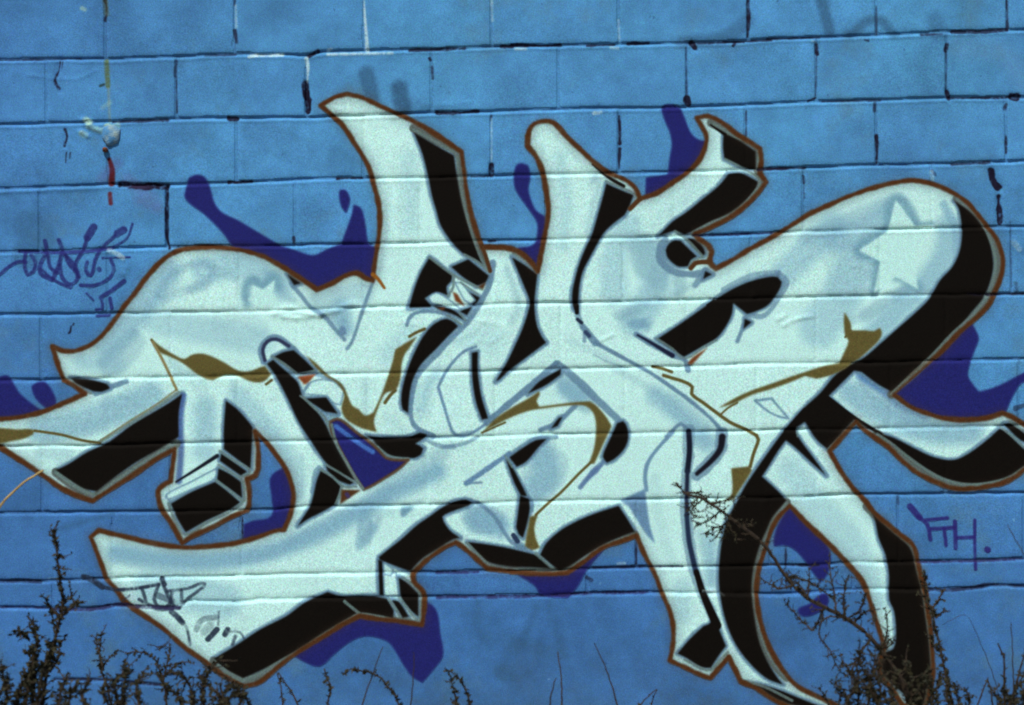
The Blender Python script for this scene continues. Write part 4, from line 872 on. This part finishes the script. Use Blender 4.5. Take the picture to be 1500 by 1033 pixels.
GR = 'dark weeds along the foot of the wall'
weed('weed', 'weed', 'tallest leafy dark weed at the far left, its tip above the lower bed joint', ["62,1040 66,1000 76,960 86,915 92,880 88,850 84,815 80,775", (.7, "92,880 105,876 114,886"), (.7, "88,905 74,890 66,875"), (.7, "90,905 104,890 116,882"), (.8, "72,985 85,965 88,940")], .16, 1, GR, .0034, .85, (.013, .008), .45, .026)
weed('weed', 'weed', 'dense upright dark weed at the lower left corner beside the tallest one', ["36,1040 42,1000 50,960 54,935 48,910", "55,1040 58,1005 66,975 78,945", "20,1040 30,1010 44,985", (.6, "42,935 34,926 24,924"), "48,1040 50,990 52,950"], .2, 2, GR, .0036, 1.5, (.015, .009), .5, .03)
weed('weed', 'weed', 'thin dark weed with a hooked top, left of the pointed black letter foot', ["165,1040 158,1010 148,980 146,955 149,925", (.8, "148,985 158,966 172,958"), (.7, "150,975 144,950 141,930")], .12, 3, GR, .0024, .7, (.010, .006), .3, .02)
weed('weed', 'weed', 'bushy dark weed below the left half of the pointed letter foot', ["180,1040 182,1005 186,985 180,975", "178,1040 168,1010 176,990 186,980", "205,1040 200,1005 212,985", "165,1040 150,1015 160,1000"], .24, 4, GR, .003, 1.2, (.014, .008), .5, .03)
weed('weed', 'weed', 'arching dark weed curling over at its tip beside the brown contour', ["245,1040 240,1000 232,975 222,962 205,955 185,957", (.8, "238,1000 246,965 250,950 240,945 232,952"), (.8, "240,990 262,972 280,970"), (.7, "238,1000 228,985")], .14, 5, GR, .0024, .75, (.010, .006), .4, .022)
weed('weed', 'weed', 'low tangled dark weed under the point of the lower left letter', ["300,1040 298,1005 310,980 320,965", "285,1040 280,1010 268,990 255,985", "320,1040 330,1010 345,1000", "270,1040 260,1020 240,1005", "340,1040 325,1020 300,1000 290,985"], .2, 6, GR, .003, 1.2, (.013, .008), .6, .035)
weed('weed', 'weed', 'low dark brushwood weed right under the black letter point', ["370,1045 360,1020 350,1008", "350,1045 352,1015 342,1000", "330,1045 336,1022 356,1016"], .22, 7, GR, .0028, 1.1, (.012, .007), .5, .03)
weed('weed', 'weed', 'very low leafy weed filling the lower left edge', ["8,1040 10,1010 4,985 2,975", "-10,1040 0,1015 12,1002", "100,1040 104,1015 112,1000", "85,1040 90,1010 98,990", "125,1040 122,1015 130,1000"], .26, 8, GR, .003, 1.3, (.014, .008), .5, .03)
weed('weed', 'weed', 'forked thin weed under the violet cloud beside the letter point', ["415,1045 412,1010 406,985", "442,1045 428,1015 415,996 408,985"], .12, 9, GR, .0022, .35, (.009, .005), .1, .015)
weed('weed', 'weed', 'short budded weed standing alone below the left violet cloud', ["478,1045 482,1020 486,1008 478,995 476,982"], .12, 10, GR, .0024, .9, (.010, .007), .2, .012)
weed('weed', 'weed', 'budded weed bowing to the left, crossed by two bare stalks', ["588,1045 580,1020 568,1005 556,992 545,986 530,984 515,980 505,986"], .13, 11, GR, .0022, 1.1, (.010, .007), .2, .012)
weed('grass_stalk', 'grass stalk', 'long bare stalk crossing behind the bowing budded weed', ["528,1045 536,1015 546,990 554,965 561,948"], .12, 12, 'bare grass stalks at the foot of the wall', .0017, 0)
weed('grass_stalk', 'grass stalk', 'bare stalk rising into the violet cloud tip', ["601,1045 604,1010 606,985 606,955"], .12, 13, 'bare grass stalks at the foot of the wall', .0016, 0)
weed('weed', 'weed', 'budded weed curving left with a straight twin stalk, right of the violet cloud', ["690,1045 686,1020 678,1002 670,992 660,983 652,984", (.7, "668,1045 666,1015 660,992")], .14, 14, GR, .0026, .9, (.011, .007), .25, .014)
weed('grass_stalk', 'grass stalk', 'pair of bare stalks under the black arch, the right one taller', ["822,1045 823,1010 821,985 817,955", "804,1045 808,1015 814,993"], .11, 15, 'bare grass stalks at the foot of the wall', .0020, 0)
weed('grass_stalk', 'grass stalk', 'single bare stalk leaning left under the long white letter leg', ["908,1045 898,1010 886,975 871,943"], .1, 16, 'bare grass stalks at the foot of the wall', .0018, 0)
weed('grass_stalk', 'grass stalk', 'short forked stalk just left of the black letter shoe', ["930,1045 945,1025 962,1009", "952,1045 956,1025 962,1010"], .1, 17, 'bare grass stalks at the foot of the wall', .0018, 0.1)
BR = "1335,1045 1322,1000 1300,965 1276,935 1252,915 1232,902 1208,890 1188,880 1166,862 1148,840 1130,812 1116,795 1098,780 1078,765 1050,744 1024,729 1003,722 990,707"
weed('dry_branch', 'dry weed', 'long dry branching weed arching up-left across the black crescent', [(2., BR, .55), (.8, "1003,722 1022,722 1040,736", 1), (.7, "1030,732 1016,742 1012,752", 1), (.7, "1045,742 1052,728", 1), (.7, "1055,748 1040,762 1018,770", 1), (.7, "1068,765 1052,772 1038,778 1036,784", 1), (.6, "1060,770 1050,788 1062,790", 1), (.7, "1078,768 1100,772", 1), (.6, "1040,740 1070,732 1078,742", 1), (.6, "1022,730 1010,745 1022,760", 1), (.6, "1062,752 1066,772 1080,790", 1),
     (.9, "1208,890 1200,906 1190,922", .8), (.8, "1190,924 1172,908 1158,892 1150,884", .8), (.8, "1160,858 1140,862 1118,850", 1), (.8, "1150,845 1180,850 1200,862 1220,878", 1), (.9, "1238,905 1236,880 1238,858 1243,842", 1), (.8, "1225,898 1222,870 1216,840 1216,815", .6), (.8, "1240,908 1262,890 1268,868", .8), (.7, "1232,905 1210,905 1200,930 1216,952 1232,985 1252,990", .6), (.7, "1180,876 1170,855 1150,850", 1),
     (.9, "1276,935 1262,955 1256,985 1264,1000", 1), (.8, "1262,960 1250,975 1248,1000 1262,1012", 1), (.8, "1270,950 1284,970 1286,1000 1272,1010", 1), (.8, "1290,955 1300,925 1298,900", 1), (.9, "1250,915 1262,900 1278,895 1282,912", 1), (.8, "1296,965 1280,985 1270,1015", 1), (.8, "1182,878 1186,850 1184,830", .5), (.7, "1284,945 1300,950 1310,935", 1)], .17, 18, None, .0024, .55, (.0085, .0045), .75, .022, spread=.03)
weed('weed', 'weed', 'bushy dark weed at the bottom of the black letter leg', ["1310,1045 1305,1010 1315,985", "1330,1045 1335,1005 1325,975", "1350,1045 1345,1010 1355,985", "1290,1045 1282,1020 1270,1005", "1362,1045 1366,1010 1360,985", "1318,1045 1300,1025 1280,1018"], .22, 19, GR, .003, 1.4, (.013, .008), .6, .03)
weed('weed', 'weed', 'upright leafy dark weed just right of the black letter leg', ["1398,1045 1388,1000 1382,975 1378,950 1372,925 1366,895 1374,880 1382,866", (.8, "1370,905 1384,893"), (.8, "1378,955 1366,945 1364,930"), (.7, "1368,900 1358,880 1354,835"), (.7, "1374,1045 1372,1010 1376,985")], .15, 20, GR, .003, .95, (.011, .007), .35, .018)
weed('grass_stalk', 'grass stalk', 'hair thin stalk bent at its top, right of the leafy weed', ["1470,1045 1458,1000 1440,950 1424,915 1413,900 1398,906 1380,916"], .1, 21, 'bare grass stalks at the foot of the wall', .0009, 0)
weed('grass_stalk', 'grass stalk', 'inverted V of two short dark stalks near the lower right corner', ["1428,1045 1438,1015 1447,993", "1456,1045 1452,1015 1447,994"], .12, 22, 'bare grass stalks at the foot of the wall', .0022, .15)
weed('grass_stalk', 'grass stalk', 'thick dark stalk bent over at its tip near the lower right corner', ["1472,1045 1471,1000 1470,965 1462,943"], .13, 23, 'bare grass stalks at the foot of the wall', .0030, .2)
weed('grass_stalk', 'grass stalk', 'tall thin upright stalk nearest the lower right corner', ["1486,1045 1484,990 1483,950 1481,912"], .12, 24, 'bare grass stalks at the foot of the wall', .0016, 0)
weed('grass_stalk', 'grass stalk', 'dark stalk leaning right out of the lower right corner', ["1478,1045 1486,1010 1496,975 1506,940", "1500,1045 1502,1000 1508,960"], .14, 25, 'bare grass stalks at the foot of the wall', .0026, .3)
weed('grass_stalk', 'grass stalk', 'dark stalk arching in from the right edge beside the initials', ["1560,1045 1545,930 1524,860 1500,812 1488,792 1476,768"], .2, 26, 'bare grass stalks at the foot of the wall', .0016, 0)
weed('straw', 'straw', 'golden straw leaning in from the left edge under the long left letter tip', ["-110,1045 -60,880 -30,790 0,742 22,718 42,702 64,689"], .14, 27, None, .0042, 0, mats=(M_STRAW, M_STRAW))

weed('weed', 'weed', 'tangled dark weed under the lower end of the arching dry branch', ["1255,1045 1258,1010 1246,985 1232,970", "1268,1045 1275,1005 1262,975 1258,950", "1245,1045 1238,1015 1222,1000", "1282,1045 1290,1010 1280,980 1290,955", "1235,1045 1250,1010 1270,990"], .2, 31, GR, .0024, .8, (.010, .006), .9, .035)
weed('weed', 'weed', 'low dark weed left of the tangled one, inside the loop of the last letter', ["1215,1045 1212,1025 1200,1010", "1225,1045 1230,1020 1222,1005"], .18, 32, GR, .0022, .6, (.009, .006), .6, .025)
weed('weed', 'weed', 'low dark weed between the leafy one and the inverted V of stalks', ["1405,1045 1402,1020 1396,1000", "1415,1045 1420,1022 1412,1008", "1392,1045 1386,1015 1390,995"], .2, 33, GR, .0026, .9, (.011, .007), .6, .025)
weed('weed', 'weed', 'thick low dark weed in the lower right corner', ["1475,1045 1478,1022 1470,1008", "1490,1045 1486,1018 1494,1000", "1460,1045 1464,1028 1456,1015", "1502,1045 1500,1015 1506,995"], .22, 34, GR, .003, 1.2, (.012, .008), .6, .025)
